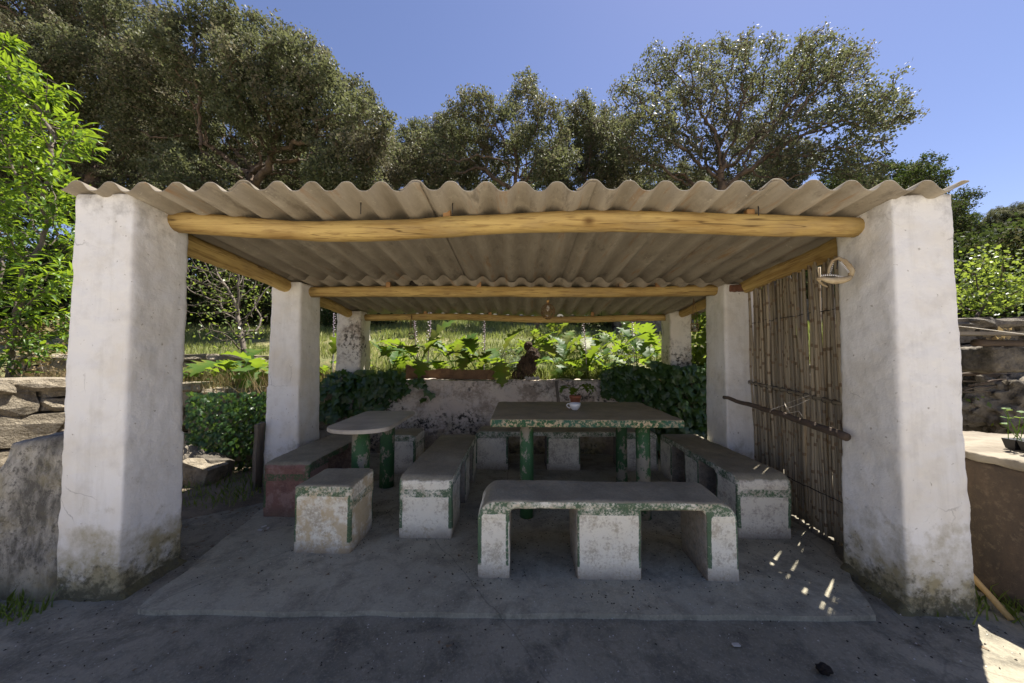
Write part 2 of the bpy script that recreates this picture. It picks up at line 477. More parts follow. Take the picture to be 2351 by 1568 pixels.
# ------------------------------------------------------------------ terrain heights
def sstep(a, b, x):
    t = min(1, max(0, (x - a) / (b - a))); return t * t * (3 - 2 * t)
def hill_z(x, y):
    far = 1.10 + .165 * (y - 5.5)
    mid = .86 + .12 * (y - 4.4)
    left = .80 if y < 5.45 else 1.08 + .16 * (y - 5.5)
    right = 1.50 + .10 * (y - 4.4)
    z = mid * (1 - sstep(5, 8, y)) + far * sstep(5, 8, y)
    k = sstep(-2.35, -2.9, x); z = z * (1 - k) + (left * (1 - sstep(6, 8, y)) + far * sstep(6, 8, y)) * k
    k = sstep(3.2, 5.0, x); z = z * (1 - k) + max(right, far) * k
    z += .05 * noise.noise(Vector((x * .6, y * .6, 3.1))) + .25 * noise.noise(Vector((x * .09, y * .09, 7.7))) * sstep(9, 16, y)
    if y > 24: z += (y - 24) * .10 + max(0, x - 12) * .10 * sstep(24, 40, y)
    return z
def floor_z(x, y):
    return -0.025 + .006 * noise.noise(Vector((x * 2, y * 2, 1.0)))

# ------------------------------------------------------------------ the setting: ground, floor slab, hillside
def grid_sheet(name, xs, ys_fn, nrow, zf, mat, power=1.0, ymax=60):
    V, F = [], []
    for i, x in enumerate(xs):
        y0 = ys_fn(x)
        for j in range(nrow + 1):
            y = y0 + (ymax - y0) * (j / nrow) ** power
            V.append((x, y, zf(x, y)))
    m = nrow + 1
    for i in range(len(xs) - 1):
        for j in range(nrow):
            F.append((i*m+j, (i+1)*m+j, (i+1)*m+j+1, i*m+j+1))
    return obj(name, py_mesh(name, V, F, True), mat)
lin = lambda a, b, n: [a + (b - a) * i / n for i in range(n + 1)]
gx = [-300, -100, -40, -20, -12] + lin(-9, 9, 90) + [12, 20, 40, 100, 300]
def ground_z(x, y):
    z = floor_z(x, y)
    if x > 2.3 and y < 4: z += .05 * max(0, noise.noise(Vector((x * 4, y * 4, 9)))) * sstep(2.3, 2.6, x)
    return z
ground = grid_sheet('ground', gx, lambda x: -300, 150, lambda x, y: ground_z(x, y), MAT['yard_ground'], .12, 40)
tag(ground, kind='structure')

floor_mat('pale_gravel', (.40, .355, .28), (.50, .455, .37), (.33, .29, .22))
yard = grid_sheet('bounce_courtyard', [-60, -20, -8, -4, -2, 0, 2, 4, 8, 20, 60], lambda x: -60, 8, lambda x, y: -.012, MAT['pale_gravel'], 1.0, .55)  # unseen pale ground behind the camera, added to bounce sunlight into the shelter
tag(yard, kind='structure')
random.seed(3)
slab_pts = []
def slab_edge(p, q, n, amp):
    for i in range(n):
        t = i / n
        x = p[0] + (q[0]-p[0])*t; y = p[1] + (q[1]-p[1])*t
        slab_pts.append((x + amp * noise.noise(Vector((x*5, y*5, 2))), y + amp * noise.noise(Vector((x*5, y*5, 6)))))
slab_edge((-1.84, 1.64), (1.66, 1.685), 60, .012)
slab_edge((1.66, 1.685), (1.99, 2.3), 14, .03)
slab_edge((1.99, 2.3), (2.05, 4.3), 20, .03)
slab_edge((2.05, 4.3), (-2.06, 4.3), 20, .0)
slab_edge((-2.06, 4.3), (-2.06, 2.75), 10, .03)
slab_edge((-2.06, 2.75), (-1.84, 1.64), 24, .045)
bm = bmesh.new()
f = bm.faces.new([bm.verts.new((x, y, -.06)) for x, y in slab_pts])
ex = bmesh.ops.extrude_face_region(bm, geom=[f])
for v in ex['geom']:
    if isinstance(v, bmesh.types.BMVert): v.co.z = .0 + .003 * noise.noise(Vector((v.co.x * 3, v.co.y * 3, 0)))
bmesh.ops.triangulate(bm, faces=bm.faces)
slab = obj('shelter_floor', bm_mesh('shelter_floor', bm), MAT['floor_concrete'])
tag(slab, kind='structure')

def ell_sheet(name, cx, cy, rx, ry, z, mat, seed, n=48):
    V = [(cx, cy, z + .03)]
    for r in (.55, 1.0):
        for i in range(n):
            a = 2*math.pi*i/n; k = r * (1 + .22 * noise.noise(Vector((math.cos(a)*1.7, math.sin(a)*1.7, seed))))
            V.append((cx + rx*k*math.cos(a), cy + ry*k*math.sin(a), z + (.025 if r < .9 else -.035)))
    F = [(0, 1+i, 1+(i+1) % n) for i in range(n)] + [(1+i, 1+n+i, 1+n+(i+1) % n, 1+(i+1) % n) for i in range(n)]
    return tag(obj(name, py_mesh(name, V, F, True), mat), kind='structure')
ell_sheet('garden_soil', -3.7, 3.1, 1.75, .95, -.012, MAT['soil'], 4.0)
ell_sheet('rubble_ground', 3.6, 2.2, 1.45, 1.6, -.012, MAT['soil'], 8.0)

hx = [-90, -60, -40, -28, -20, -15, -12] + lin(-10, 10, 80) + [12, 15, 20, 28, 40, 60, 90]
def hill_start(x):
    if x < -4.8: return .6
    if x < -2.6: return 4.0
    if x > 2.9: return 4.45
    return 4.42
hill = grid_sheet('hillside', hx, hill_start, 110, hill_z, MAT['grass_ground'], 2.0, 140)
tag(hill, kind='structure')

# ------------------------------------------------------------------ the shelter: pillars, poles, roof sheets
sh = thing('open_shelter', 'whitewashed open shelter with six square pillars, peeled poles and corrugated roof', 'shelter', (-.1, 3.1, 0))
def pillar(x0, x1, y0, y1, zt, mat, flare=.02, rough=1.0, zb=-.05):
    def b(bm):
        add_hull(bm, [(x0-flare, y0-flare, zb), (x1+flare, y0-flare, zb), (x1+flare, y1+flare, zb), (x0-flare, y1+flare, zb)],
                 [(x0, y0, zt), (x1, y0, zt), (x1, y1, zt), (x0, y1, zt)])
    return cast('pillar', b, MAT[mat], sh, .015, 2, (.006 * rough, .0045 * rough, .0022 * rough))
def zv(x, y): return 2.032 - .014 * x - .1 * (y - 1.7)       # height of the sheet valleys
pillar(-2.385, -2.06, 1.74, 2.05, 2.085, 'plaster_white', .008)
pillar(1.868, 2.165, 1.74, 2.05, 2.03, 'plaster_white', .012)
pillar(-2.345, -2.062, 3.13, 3.45, 1.905, 'plaster_white', .02)
pillar(1.852, 2.125, 3.13, 3.45, 1.87, 'plaster_white', .02)
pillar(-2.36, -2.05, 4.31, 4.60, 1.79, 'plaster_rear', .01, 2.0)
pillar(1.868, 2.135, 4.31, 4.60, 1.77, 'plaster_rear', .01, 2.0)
cast('exposed_brick', lambda bm: add_box(bm, 1.90, 2.04, 3.118, 3.22, 1.80, 1.855), MAT['brick_red'], sh, .01, 2, (.012, .012, .006))
MAT['moss'] = simple('moss_mat', (.17, .145, .06), .95, (.09, .078, .05), 12, bump=.9, dist=.02)
cast('base_fillet', lambda bm: add_hull(bm, [(-2.40,1.70,-.06),(-2.0,1.71,-.06),(-1.99,2.1,-.06),(-2.3,2.08,-.06)], [(-2.37,1.77,.035),(-2.065,1.775,.03),(-2.06,2.02,.03),(-2.2,2.02,.035)]), MAT['moss'], sh, .012, 8, (.012, .012, .006))
cast('base_fillet', lambda bm: add_hull(bm, [(1.78,1.695,-.06),(2.19,1.70,-.06),(2.18,2.08,-.06),(1.81,2.1,-.06)], [(1.868,1.775,.04),(2.13,1.77,.03),(2.1,2.02,.03),(1.87,2.03,.045)]), MAT['moss'], sh, .012, 8, (.012, .012, .006))

def pole(p0, p1, r0, r1, seed, bend=.02, name='pole', parent=sh, mat='peeled_pole', k=14, n=26, lump=.10):
    p0, p1 = Vector(p0), Vector(p1); L = (p1 - p0).length
    P, rr = [], []
    for i in range(n + 1):
        t = i / n
        P.append(Vector((bend * noise.noise(Vector((t*2.2, seed, 0))), bend * noise.noise(Vector((t*2.2, seed, 9))), L*t)))
        rr.append((r0 + (r1-r0)*t) * (1 + lump * noise.noise(Vector((t*7, seed, 4))) + .5*lump * noise.noise(Vector((t*19, seed, 4)))))
    V, F = tube_np(P, rr, k)
    V = [v + Vector((v.x, v.y, 0)).normalized() * .004 * noise.noise(v * 22 + Vector((seed, 0, 0))) for v in V]
    q = (p1 - p0).to_track_quat('Z', 'Y').to_matrix().to_4x4()
    return obj(name, py_mesh(name, V, F, True), MAT[mat], parent, Matrix.Translation(p0) @ q)
pole((-2.12, 1.935, 1.998), (1.93, 1.935, 1.942), .059, .055, 1.3, .07, lump=.16)
pole((-2.10, 3.27, 1.844), (1.90, 3.27, 1.828), .053, .050, 5.7, .06, lump=.15)
pole((-2.08, 4.45, 1.715), (1.90, 4.45, 1.70), .045, .042, 9.1, .06)
pole((-2.23, 1.98, 1.985), (-2.21, 3.20, 1.865), .075, .058, 12.0, .02)
pole((2.08, 1.98, 1.95), (2.05, 3.20, 1.835), .066, .058, 15.0, .02)
pole((-2.21, 3.36, 1.855), (-2.21, 4.36, 1.745), .062, .05, 18.0, .02)
pole((2.03, 3.36, 1.83), (2.02, 4.36, 1.73), .052, .045, 21.0, .02)

PITCH = .1785; AMP = .027
def roof_sheet(x0, nw, y0, y1, dz, seed):
    n = int(nw * 14); m = 5; th = .0058
    V, F = [], []
    rng = random.Random(seed); skew = rng.uniform(-.018, .018); tilt = rng.uniform(-.004, .004)
    for side in (0, 1):
        for j in range(m + 1):
            for i in range(n + 1):
                x = x0 + nw * PITCH * i / n
                y = y0 + (y1 - y0) * j / m + (skew if j in (0, m) else 0)
                ph = 2 * math.pi * (x - ROOF_X0) / PITCH
                lift = .010 * max(0, 1 - (i / n) * 3)                     # left edge rides over its neighbour
                z = zv(x, y) + AMP + AMP * (math.sin(ph) + .09 * math.sin(3 * ph)) + dz + lift + tilt + (th if side else 0)
                V.append((x, y, z))
    s = (n + 1) * (m + 1)
    for j in range(m):
        for i in range(n):
            a = j*(n+1)+i
            F.append((a, a+n+1, a+n+2, a+1)); F.append((s+a, s+a+1, s+a+n+2, s+a+n+1))
    for i in range(n):
        F.append((i, i+1, s+i+1, s+i)); b = m*(n+1)+i; F.append((b+1, b, s+b, s+b+1))
    for j in range(m):
        a = j*(n+1); F.append((a+n+1, a, s+a, s+a+n+1)); b = a+n; F.append((b, b+n+1, s+b+n+1, s+b))
    return obj('roof_sheet', py_mesh('roof_sheet', V, F, True), MAT['fibre_cement'], sh)
ROOF_X0 = -2.36
for i in range(5):
    xs = ROOF_X0 + i * 5 * PITCH
    roof_sheet(xs - .2 * PITCH, 5.55, 1.685, 3.30, 0.0, 10 + i)
    roof_sheet(xs + .4 * PITCH, 5.55, 3.11, 4.66, -.0062, 20 + i)
for (x, y, zz) in ((-.42, 1.935, 2.02), (.45, 1.935, 2.015), (1.28, 1.935, 2.0), (-1.28, 3.27, 1.893), (-.40, 3.27, 1.888), (1.30, 3.27, 1.883), (-1.25, 4.45, 1.762), (-.40, 4.45, 1.748), (.93, 4.45, 1.745)):
    bm = bmesh.new(); add_box(bm, x-.02, x+.02, y-.035, y-.005, zz-.02, zz+.03)
    obj('wedge', bm_mesh('wedge', bm), MAT['wedge'], sh)
rg = random.Random(5)
for (x, y) in ((-.38, 1.87), (.93, 3.26), (-1.22, 3.26), (.07, 3.26), (1.4, 3.26), (-.9, 1.87), (1.3, 1.87), (1.05, 4.44), (-.3, 4.44)):
    tube('roof_bolt', [(x, y, zv(x, y) - .015), (x, y, zv(x, y) + .075)], .003, MAT['wire'], sh, 5)

# ------------------------------------------------------------------ low walls
lw = cast('rear_wall', lambda bm: add_hull(bm, [(-2.38,4.27,-.05),(2.15,4.27,-.05),(2.15,4.52,-.05),(-2.38,4.52,-.05)], [(-2.38,4.29,.91),(2.15,4.29,.895),(2.15,4.52,.895),(-2.38,4.52,.91)]), MAT['plaster_wall'], None, .02, 3, (.02, .012, .006))
tag(lw, 'low stained plaster wall behind the long rear bench', 'wall')
def stub_mat():
    g = G('mouldy_plaster', .95)
    z = g.sep(g.pos())[2]
    st = g.noise(7, 7, .75, g.pos(scale=(1, 1, .45))); fn = g.noise(26, 6, .75)
    c = g.mix(g.rng(st, .40, .60), (.40, .37, .31), (.10, .092, .075))
    c = g.mix(g.rng(fn, .52, .62, 0, .8), c, (.055, .05, .042))
    c = g.mix(g.rng(g.noise(4, 5, .7), .52, .66, 0, .6), c, (.20, .165, .075))
    c = g.mix(g.rng(g.math('ADD', z, g.math('MULTIPLY', st, .2)), .78, .90, 0, .85), c, (.06, .056, .05))
    c = g.mix(g.rng(g.math('ADD', z, g.math('MULTIPLY', st, .25)), .30, .12, 0, .7), c, (.24, .20, .11))
    g.color(c); g.bump(g.math('ADD', st, g.math('MULTIPLY', fn, .5)), .7, .015)
    MAT['plaster_grey'] = g.done()
stub_mat()
bw = cast('buttress_wall', lambda bm: add_hull(bm, [(-2.80,1.72,-.05),(-2.37,1.72,-.05),(-2.37,2.2,-.05),(-2.80,2.2,-.05)],
     [(-2.725,1.75,.765),(-2.37,1.75,.81),(-2.37,2.14,.83),(-2.725,2.14,.78)]), MAT['plaster_grey'], None, .018, 9, (.02, .01, .004))
tag(bw, 'mould-stained rounded low wall stub against the left front pillar', 'wall')

# ------------------------------------------------------------------ concrete benches, stools, tables
def bench(name, label, axis, u0, u1, v0, v1, zt, legs, rad, mat, cat='bench', group=None, slab_t=.055, leg_mat=None):
    root = thing(name, label, cat, ((u0+u1)/2, (v0+v1)/2, 0) if axis == 'x' else ((v0+v1)/2, (u0+u1)/2, 0), group)
    mp = (lambda u, v, z: (u, v, z)) if axis == 'x' else (lambda u, v, z: (v, u, z))
    ui, vi = (0, 1) if axis == 'x' else (1, 0)
    edges = [e for lg in legs for e in lg]
    def paint(V, N):
        u, v, z = V[:, ui], V[:, vi], V[:, 2]
        nu, nv = np.abs(N[:, ui]), np.abs(N[:, vi])
        pu = np.min([np.abs(u - e) for e in edges], axis=0)
        pv = np.minimum(np.abs(v - v0), np.abs(v - v1))
        front = (nv > .55) & ((pu < .027) | (z > zt - .075))
        ends = (np.minimum(np.abs(u - u0), np.abs(u - u1)) < .05) & (nu > .55) & ((pv < .032) | ((z > zt - .145) & (z < zt - .085)))
        vert = (nv > .55) & (pu < .027) & (z < zt - .06) | ends & (z < zt - .145)
        return np.where(vert, .62, np.where(front | ends, .55, 0.0)) * np.where(z < .06, .6, 1)
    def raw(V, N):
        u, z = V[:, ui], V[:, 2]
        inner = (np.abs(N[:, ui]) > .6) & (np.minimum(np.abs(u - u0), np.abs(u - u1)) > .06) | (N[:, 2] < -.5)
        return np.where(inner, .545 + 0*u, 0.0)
    at = {'paint': paint, 'raw': raw}
    def seat(bm):
        zj = zt - rad - .012
        pts = [(u0, zj)]
        for i in range(9):
            a = math.pi - (math.pi/2) * i / 8
            pts.append((u0 + rad + rad*math.cos(a), zt - rad + rad*math.sin(a)))
        for i in range(9):
            a = math.pi/2 - (math.pi/2) * i / 8
            pts.append((u1 - rad + rad*math.cos(a), zt - rad + rad*math.sin(a)))
        pts.append((u1, zj))
        if len(legs) > 1:
            pts += [(legs[-1][0], zj), (legs[-1][0], zt - slab_t), (legs[0][1], zt - slab_t), (legs[0][1], zj)]
        A = [bm.verts.new(mp(p[0], v0, p[1])) for p in pts]; B = [bm.verts.new(mp(p[0], v1, p[1])) for p in pts]
        bm.faces.new(A); bm.faces.new(B[::-1])
        for i in range(len(pts)):
            bm.faces.new((A[i], B[i], B[(i+1) % len(pts)], A[(i+1) % len(pts)]))
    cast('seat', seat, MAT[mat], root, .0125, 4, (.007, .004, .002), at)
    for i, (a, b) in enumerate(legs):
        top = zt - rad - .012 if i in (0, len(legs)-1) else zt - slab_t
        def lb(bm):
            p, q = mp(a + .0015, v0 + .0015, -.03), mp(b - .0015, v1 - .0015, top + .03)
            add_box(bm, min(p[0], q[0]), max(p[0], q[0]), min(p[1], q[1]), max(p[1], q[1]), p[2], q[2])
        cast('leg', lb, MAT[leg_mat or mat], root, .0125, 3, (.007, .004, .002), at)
    return root
bench('concrete_bench', 'nearest white concrete bench with green edges and rounded ends, three legs', 'x', -.24, 1.185, 1.915, 2.235, .418, [(-.24, -.06), (.303, .662), (1.005, 1.185)], .11, 'bench_white')
bench('concrete_stool', 'square concrete stool with ochre front face beside the small marble table', 'x', -1.412, -1.05, 2.12, 2.46, .412, [(-1.412, -1.05)], .035, 'bench_ochre', 'stool')
bench('concrete_bench', 'long concrete bench between the small table and the big table', 'y', 2.305, 3.56, -.82, -.455, .405, [(2.305, 2.62), (2.85, 3.1), (3.3, 3.56)], .06, 'bench_white')
bench('concrete_bench', 'concrete bench with reddish worn end against the left middle pillar', 'y', 2.575, 3.55, -1.955, -1.60, .405, [(2.575, 2.86), (3.25, 3.55)], .045, 'bench_red')
bench('concrete_bench', 'concrete bench along the reed screen on the right', 'y', 2.36, 3.64, 1.445, 1.805, .412, [(2.36, 2.62), (2.86, 3.1), (3.36, 3.64)], .075, 'bench_grey')
bench('concrete_bench', 'long rear concrete bench behind the big table against the stained wall', 'x', -.49, 1.45, 3.68, 4.0, .405, [(-.49, -.133), (.273, .636), (1.05, 1.45)], .07, 'bench_grey')
bench('concrete_stool', 'small concrete stool behind the marble table near the stained wall', 'x', -1.42, -1.08, 3.52, 3.86, .40, [(-1.42, -1.08)], .05, 'bench_grey', 'stool')

tb = thing('dining_table', 'big rectangular concrete table with chipped green edge and round green legs', 'table', (.48, 3.0, 0))
cast('table_top', lambda bm: add_box(bm, -.225, 1.185, 2.515, 3.48, .692, .75), MAT['table_concrete'], tb, .011, 3, (.004, .004, .003))
for (x, y) in ((.045, 2.64), (.925, 2.64), (.955, 3.30), (.06, 3.32)):
    V, F = tube_np([(x, y, -.02), (x, y, .1), (x, y, .4), (x, y, .70)], [.054, .052, .051, .053], 20)
    V = [v + Vector((v.x-x, v.y-y, 0)).normalized() * .003 * noise.noise(v*9) for v in V]
    obj('leg', py_mesh('leg', V, F, True), MAT['green_leg'], tb)

st = thing('side_table', 'narrow round-ended marble table on two green column legs', 'table', (-1.26, 2.9, 0))
pts = []
for i in range(17):
    a = math.pi + math.pi * i / 16
    pts.append((-1.24 + .243*math.cos(a), 2.63 + .17*math.sin(a)))
pts += [(-1.015, 3.28), (-1.06, 3.33), (-1.47, 3.33), (-1.50, 3.28)]
bm = bmesh.new()
fc = bm.faces.new([bm.verts.new((x, y, .645)) for x, y in pts])
ex = bmesh.ops.extrude_face_region(bm, geom=[fc])
for v in ex['geom']:
    if isinstance(v, bmesh.types.BMVert): v.co.z = .675
bmesh.ops.bevel(bm, geom=[e for e in bm.edges if abs(e.verts[0].co.z - e.verts[1].co.z) < .001], offset=.004, segments=2, affect='EDGES')
obj('table_top', bm_mesh('table_top', bm), MAT['marble'], st)
for (x, y) in ((-1.245, 2.66), (-1.25, 3.20)):
    V, F = tube_np([(x, y, -.02), (x, y, .15), (x, y, .4), (x, y, .644)], [.067, .066, .066, .067], 22)
    V = [v + Vector((v.x-x, v.y-y, 0)).normalized() * .003 * noise.noise(v*8) for v in V]
    obj('leg', py_mesh('leg', V, F, True), MAT['green_leg'], st)

# ------------------------------------------------------------------ reed screen
rs = thing('reed_screen', 'tied reed screen between the two right-hand pillars', 'screen', (2.08, 2.55, 0))
def reed_mesh(seed):
    rng = random.Random(seed); n = 26; P, rr = [], []
    nodes = [rng.uniform(.05, .2)]
    while nodes[-1] < 1.95: nodes.append(nodes[-1] + rng.uniform(.16, .30))
    zs = sorted(set([0, 2.0] + [z + d for z in nodes for d in (-.012, 0, .012) if 0 < z + d < 2.0]))
    for z in zs:
        P.append(Vector((.012*noise.noise(Vector((z*1.3, seed, 0))), .014*noise.noise(Vector((z*1.3, seed, 5))), z)))
        near = min(abs(z - q) for q in nodes)
        rr.append(.0125 * (1.12 if near < .006 else 1.0) * (1 - .12*z))
    V, F = tube_np(P, rr, 6)
    me = py_mesh('reed', V, F, True)
    me.materials.append(MAT['reed']); me.materials.append(MAT['reed_node'])
    for p in me.polygons:
        zc = sum(V[i].z for i in p.vertices) / len(p.vertices)
        if min(abs(zc - q) for q in nodes) < .007: p.material_index = 1
    return me
reed_me = [reed_mesh(s) for s in range(7)]
rg = random.Random(11)
y = 1.97
k = 0
while y < 3.15:
    for layer in (0, 1):
        if layer and rg.random() < .05: continue
        s = rg.uniform(.72, 1.08)
        ln = rg.uniform(.955, 1.01) * (zv(2.08, y) - .01) / 2.0
        M = Matrix.Translation((2.075 + layer*.027 + rg.uniform(-.006, .006), y + layer*.013, rg.uniform(-.02, .02))) @ Euler((rg.uniform(-.022, .022), rg.uniform(-.012, .012), rg.uniform(0, 6.28))).to_matrix().to_4x4() @ Matrix.Diagonal((s, s, ln, 1))
        obj('reed', reed_me[k % 7], None, rs, M); k += 1
    y += rg.uniform(.0145, .0205)
def wavy(p, q, n, amp, seed):
    p, q = Vector(p), Vector(q)
    return [p.lerp(q, i/n) + Vector((noise.noise(Vector((i*.45, seed, 0))), noise.noise(Vector((i*.45, seed, 3))), noise.noise(Vector((i*.45, seed, 7))))) * amp for i in range(n+1)]
tube('cross_cane', wavy((2.048, 3.14, .98), (2.045, 1.95, .885), 14, .012, 3), .011, MAT['reed'], rs, 8)
tube('tie_wire', wavy((2.055, 3.14, 1.50), (2.055, 1.95, 1.53), 40, .016, 5), .003, MAT['wire'], rs, 5)
tube('tie_wire', wavy((2.055, 3.14, .285), (2.055, 1.95, .27), 40, .014, 6), .003, MAT['wire'], rs, 5)
for i in range(16):
    t = (i + .5) / 16; y = 3.14 - 1.19*t; z = .98 - .095*t
    tube('tie_wire', [(2.046 + .016*math.cos(a), y + .012*math.sin(a*.5), z + .018*math.sin(a)) for a in [j*.7 for j in range(10)]], .002, MAT['wire'], rs, 4)

# ------------------------------------------------------------------ branch rail with string, jawbone
br = thing('branch_rail', 'crooked dark branch fixed across the right side before the reed screen', 'branch', (1.8, 2.4, 0))
P = [at_y(1662, 912, 2.95), at_y(1700, 924, 2.8), at_y(1740, 935, 2.62), at_y(1790, 950, 2.42), at_y(1840, 968, 2.26), at_y(1890, 986, 2.10), at_y(1945, 1004, 1.95)]
PP = []
for a, b in zip(P[:-1], P[1:]):
    for i in range(4): PP.append(a.lerp(b, i/4) + Vector((0, noise.noise(a*9 + Vector((i, 0, 0)))*.01, noise.noise(b*7 + Vector((0, i, 0)))*.008)))
PP.append(P[-1])
tube('branch', PP, [.014 + .010*(i/len(PP)) + .003*noise.noise(Vector((i*.7, 2, 2))) for i in range(len(PP))], MAT['stick'], br, 10)
sg = tag(tube('string_loop', [at_y(1770, 938, 2.50)] + [at_y(1768, 946, 2.44), at_y(1772, 940, 2.40), at_y(1800, 930, 2.45), at_y(1822, 920, 2.55), at_y(1858, 908, 2.42)], .0022, MAT['string'], None, 5), 'thin pale string knotted over the dark branch rail', 'string')
for pts in ([at_y(1802, 940, 2.34), at_y(1812, 936, 2.32), at_y(1830, 930, 2.40), at_y(1860, 916, 2.36)], [at_y(1800, 922, 2.42), at_y(1804, 932, 2.38), at_y(1814, 948, 2.32), at_y(1835, 944, 2.30), at_y(1842, 956, 2.27)]):
    tube('strand', pts, .0022, MAT['string'], sg, 5)

jb = thing('jaw_bone', 'animal jawbone with teeth hung on the right front pillar', 'bone', (1.82, 1.92, 1.5))
def jz(zx, zy, Y): return at_y((3100 + zx*.1276)*.5913, (950 + zy*.1276)*.5913, Y)
up = [jz(900, 930, 1.93), jz(940, 700, 1.93), jz(1040, 490, 1.92), jz(1220, 405, 1.90), jz(1390, 500, 1.89), jz(1520, 640, 1.885), jz(1630, 800, 1.88), jz(1590, 950, 1.88)]
tube('upper_jaw', up, [.006, .007, .008, .009, .013, .015, .014, .012], MAT['bone'], jb, 8)
lo = [jz(575, 1030, 1.87), jz(720, 1030, 1.87), jz(900, 1080, 1.87), jz(1100, 1095, 1.875), jz(1350, 1080, 1.88), jz(1520, 1030, 1.88), jz(1600, 960, 1.88)]
tube('lower_jaw', lo, [.006, .010, .015, .019, .018, .015, .011], MAT['bone'], jb, 8)
tube('lower_jaw', [jz(575, 1030, 1.87), jz(650, 1130, 1.90), jz(740, 1220, 1.93), jz(880, 1280, 1.96)], [.006, .006, .006, .004], MAT['bone'], jb, 6)
tube('nail', [jz(1200, 470, 1.90), jz(1190, 640, 1.905), jz(1170, 740, 1.905)], .003, MAT['wire'], jb, 5)
for i in range(12):
    t = i/11; b = lo[1].lerp(lo[4], t); b = b + Vector((0, 0, .012 + .007*math.sin(t*3.1)))
    tube('tooth', [b, b + Vector((0, 0, .010))], [.0035, .0008], MAT['ceramic'], jb, 5)
for i in range(9):
    t = i/8; b = up[4].lerp(up[6], t) + Vector((-.013, 0, -.004)); tube('tooth', [b, b + Vector((-.009, 0, -.004))], [.0035, .0008], MAT['ceramic'], jb, 5)
    b = up[0].lerp(up[2], t) + Vector((.006, 0, 0)); tube('tooth', [b, b + Vector((.008, 0, -.002))], [.003, .0008], MAT['ceramic'], jb, 5)

# ------------------------------------------------------------------ pendant lamp, hanging jars, nest
pc = at_y(1258, 712, 3.27)
pl = thing('pendant_lamp', 'woven rattan pendant lamp with unlit bulb hanging from the middle pole', 'lamp', (pc.x, pc.y, pc.z))
tube('cord', [(pc.x, pc.y, pc.z + .13), (pc.x, pc.y, pc.z + .085)], .0025, MAT['wire'], pl, 5)
lathe('bead', [(.004, -.014), (.012, -.01), (.015, 0), (.012, .01), (.004, .014)], MAT['bead'], pl, Matrix.Translation((pc.x, pc.y, pc.z + .085)), 12)
lathe('socket', [(.010, 0), (.012, .01), (.012, .028), (.006, .034)], MAT['rattan'], pl, Matrix.Translation((pc.x, pc.y, pc.z + .045)), 12)
lathe('bulb', [(.002, -.036), (.014, -.03), (.019, -.016), (.017, 0), (.011, .014), (.009, .022)], MAT['frosted_bulb'], pl, Matrix.Translation((pc.x, pc.y, pc.z + .025)), 16)
rg = random.Random(2); V, F = [], []
for i in range(26):
    q = Euler((rg.uniform(0, 6.28), rg.uniform(0, 6.28), rg.uniform(0, 6.28))).to_quaternion()
    ring = []
    for j in range(25):
        a = 2*math.pi*j/24; v = q @ Vector((math.cos(a), math.sin(a), .25*math.sin(2*a)))
        v.normalize(); ring.append(Vector((pc.x + v.x*.067, pc.y + v.y*.067, pc.z - .012 + v.z*.078*(1 if v.z < 0 else .95))))
    v, fz = tube_np(ring, .0013, 4, False); o = len(V); V += v; F += [tuple(x+o for x in ff) for ff in fz]
obj('shade', py_mesh('shade', V, F, True), MAT['rattan'], pl)

def hanging_jar(name, label, top, jar_c, jr, jh, glass):
    root = thing(name, label, 'jar', (jar_c.x, jar_c.y, jar_c.z))
    for a in (0, 2.1, 4.2):
        rim = Vector((jar_c.x + jr*math.cos(a), jar_c.y + jr*math.sin(a), jar_c.z + jh/2))
        tube('cord', [top, top.lerp(rim, .45) + Vector((.004*math.cos(a), 0, 0)), rim], .0024, MAT['rattan'], root, 5)
    lathe('jar', [(jr*.92, -jh/2), (jr, -jh/2+.006), (jr, jh/2-.012), (jr*.82, jh/2), (jr*.78, jh/2), (jr*.93, jh/2-.014), (jr*.93, -jh/2+.01), (.002, -jh/2+.008)], MAT['clear_glass'], root, Matrix.Translation(jar_c), 20)
    V, F = [], []
    for s in (-1, 1):
        for i in range(7):
            pts = []
            for j in range(9):
                t = j/8; a = 2*math.pi*i/7 + s*t*1.9
                pts.append(jar_c + Vector(((jr+.003)*math.cos(a), (jr+.003)*math.sin(a), -jh/2 + jh*t)))
            v, fz = tube_np(pts, .0017, 4, False); o = len(V); V += v; F += [tuple(x+o for x in ff) for ff in fz]
    for zz in (-jh/2, jh/2):
        v, fz = tube_np([jar_c + Vector(((jr+.003)*math.cos(a*.35), (jr+.003)*math.sin(a*.35), zz)) for a in range(19)], .0024, 4, False); o = len(V); V += v; F += [tuple(x+o for x in ff) for ff in fz]
    obj('net', py_mesh('net', V, F, True), MAT['rattan'], root)
    return root
hanging_jar('hanging_jar', 'netted glass jar hanging on cords from the rear pole', at_y(945, 722, 4.39), at_y(945, 772, 4.39), .036, .075, True)
hanging_jar('hanging_jar', 'glass jar in cord sling hanging beside the right middle pillar', at_y(1593, 684, 3.2), at_y(1595, 752, 3.2), .03, .07, True)

def lump(name, c, s, mat, parent=None, seed=0, amp=.25, sub=3, fr=3.0):
    bm = bmesh.new(); bmesh.ops.create_icosphere(bm, subdivisions=sub, radius=1.0)
    for v in bm.verts:
        k = 1 + amp * noise.noise(v.co * fr * .5 + Vector((seed, 0, 0))) + amp*.6 * noise.noise(v.co * fr * 1.7 + Vector((0, seed, 0)))
        v.co = v.co * k
    me = bm_mesh(name, bm, True)
    return obj(name, me, mat, parent, Matrix.Translation(Vector(c)) @ Matrix.Diagonal((*s, 1)))
p = at_y(954, 652, 3.23)
tag(lump('bird_nest', (p.x, 3.25, p.z + .012), (.062, .05, .028), MAT['nest'], None, 3, .4, 3, 6), 'small dark mud nest tucked between the middle pole and roof', 'nest')

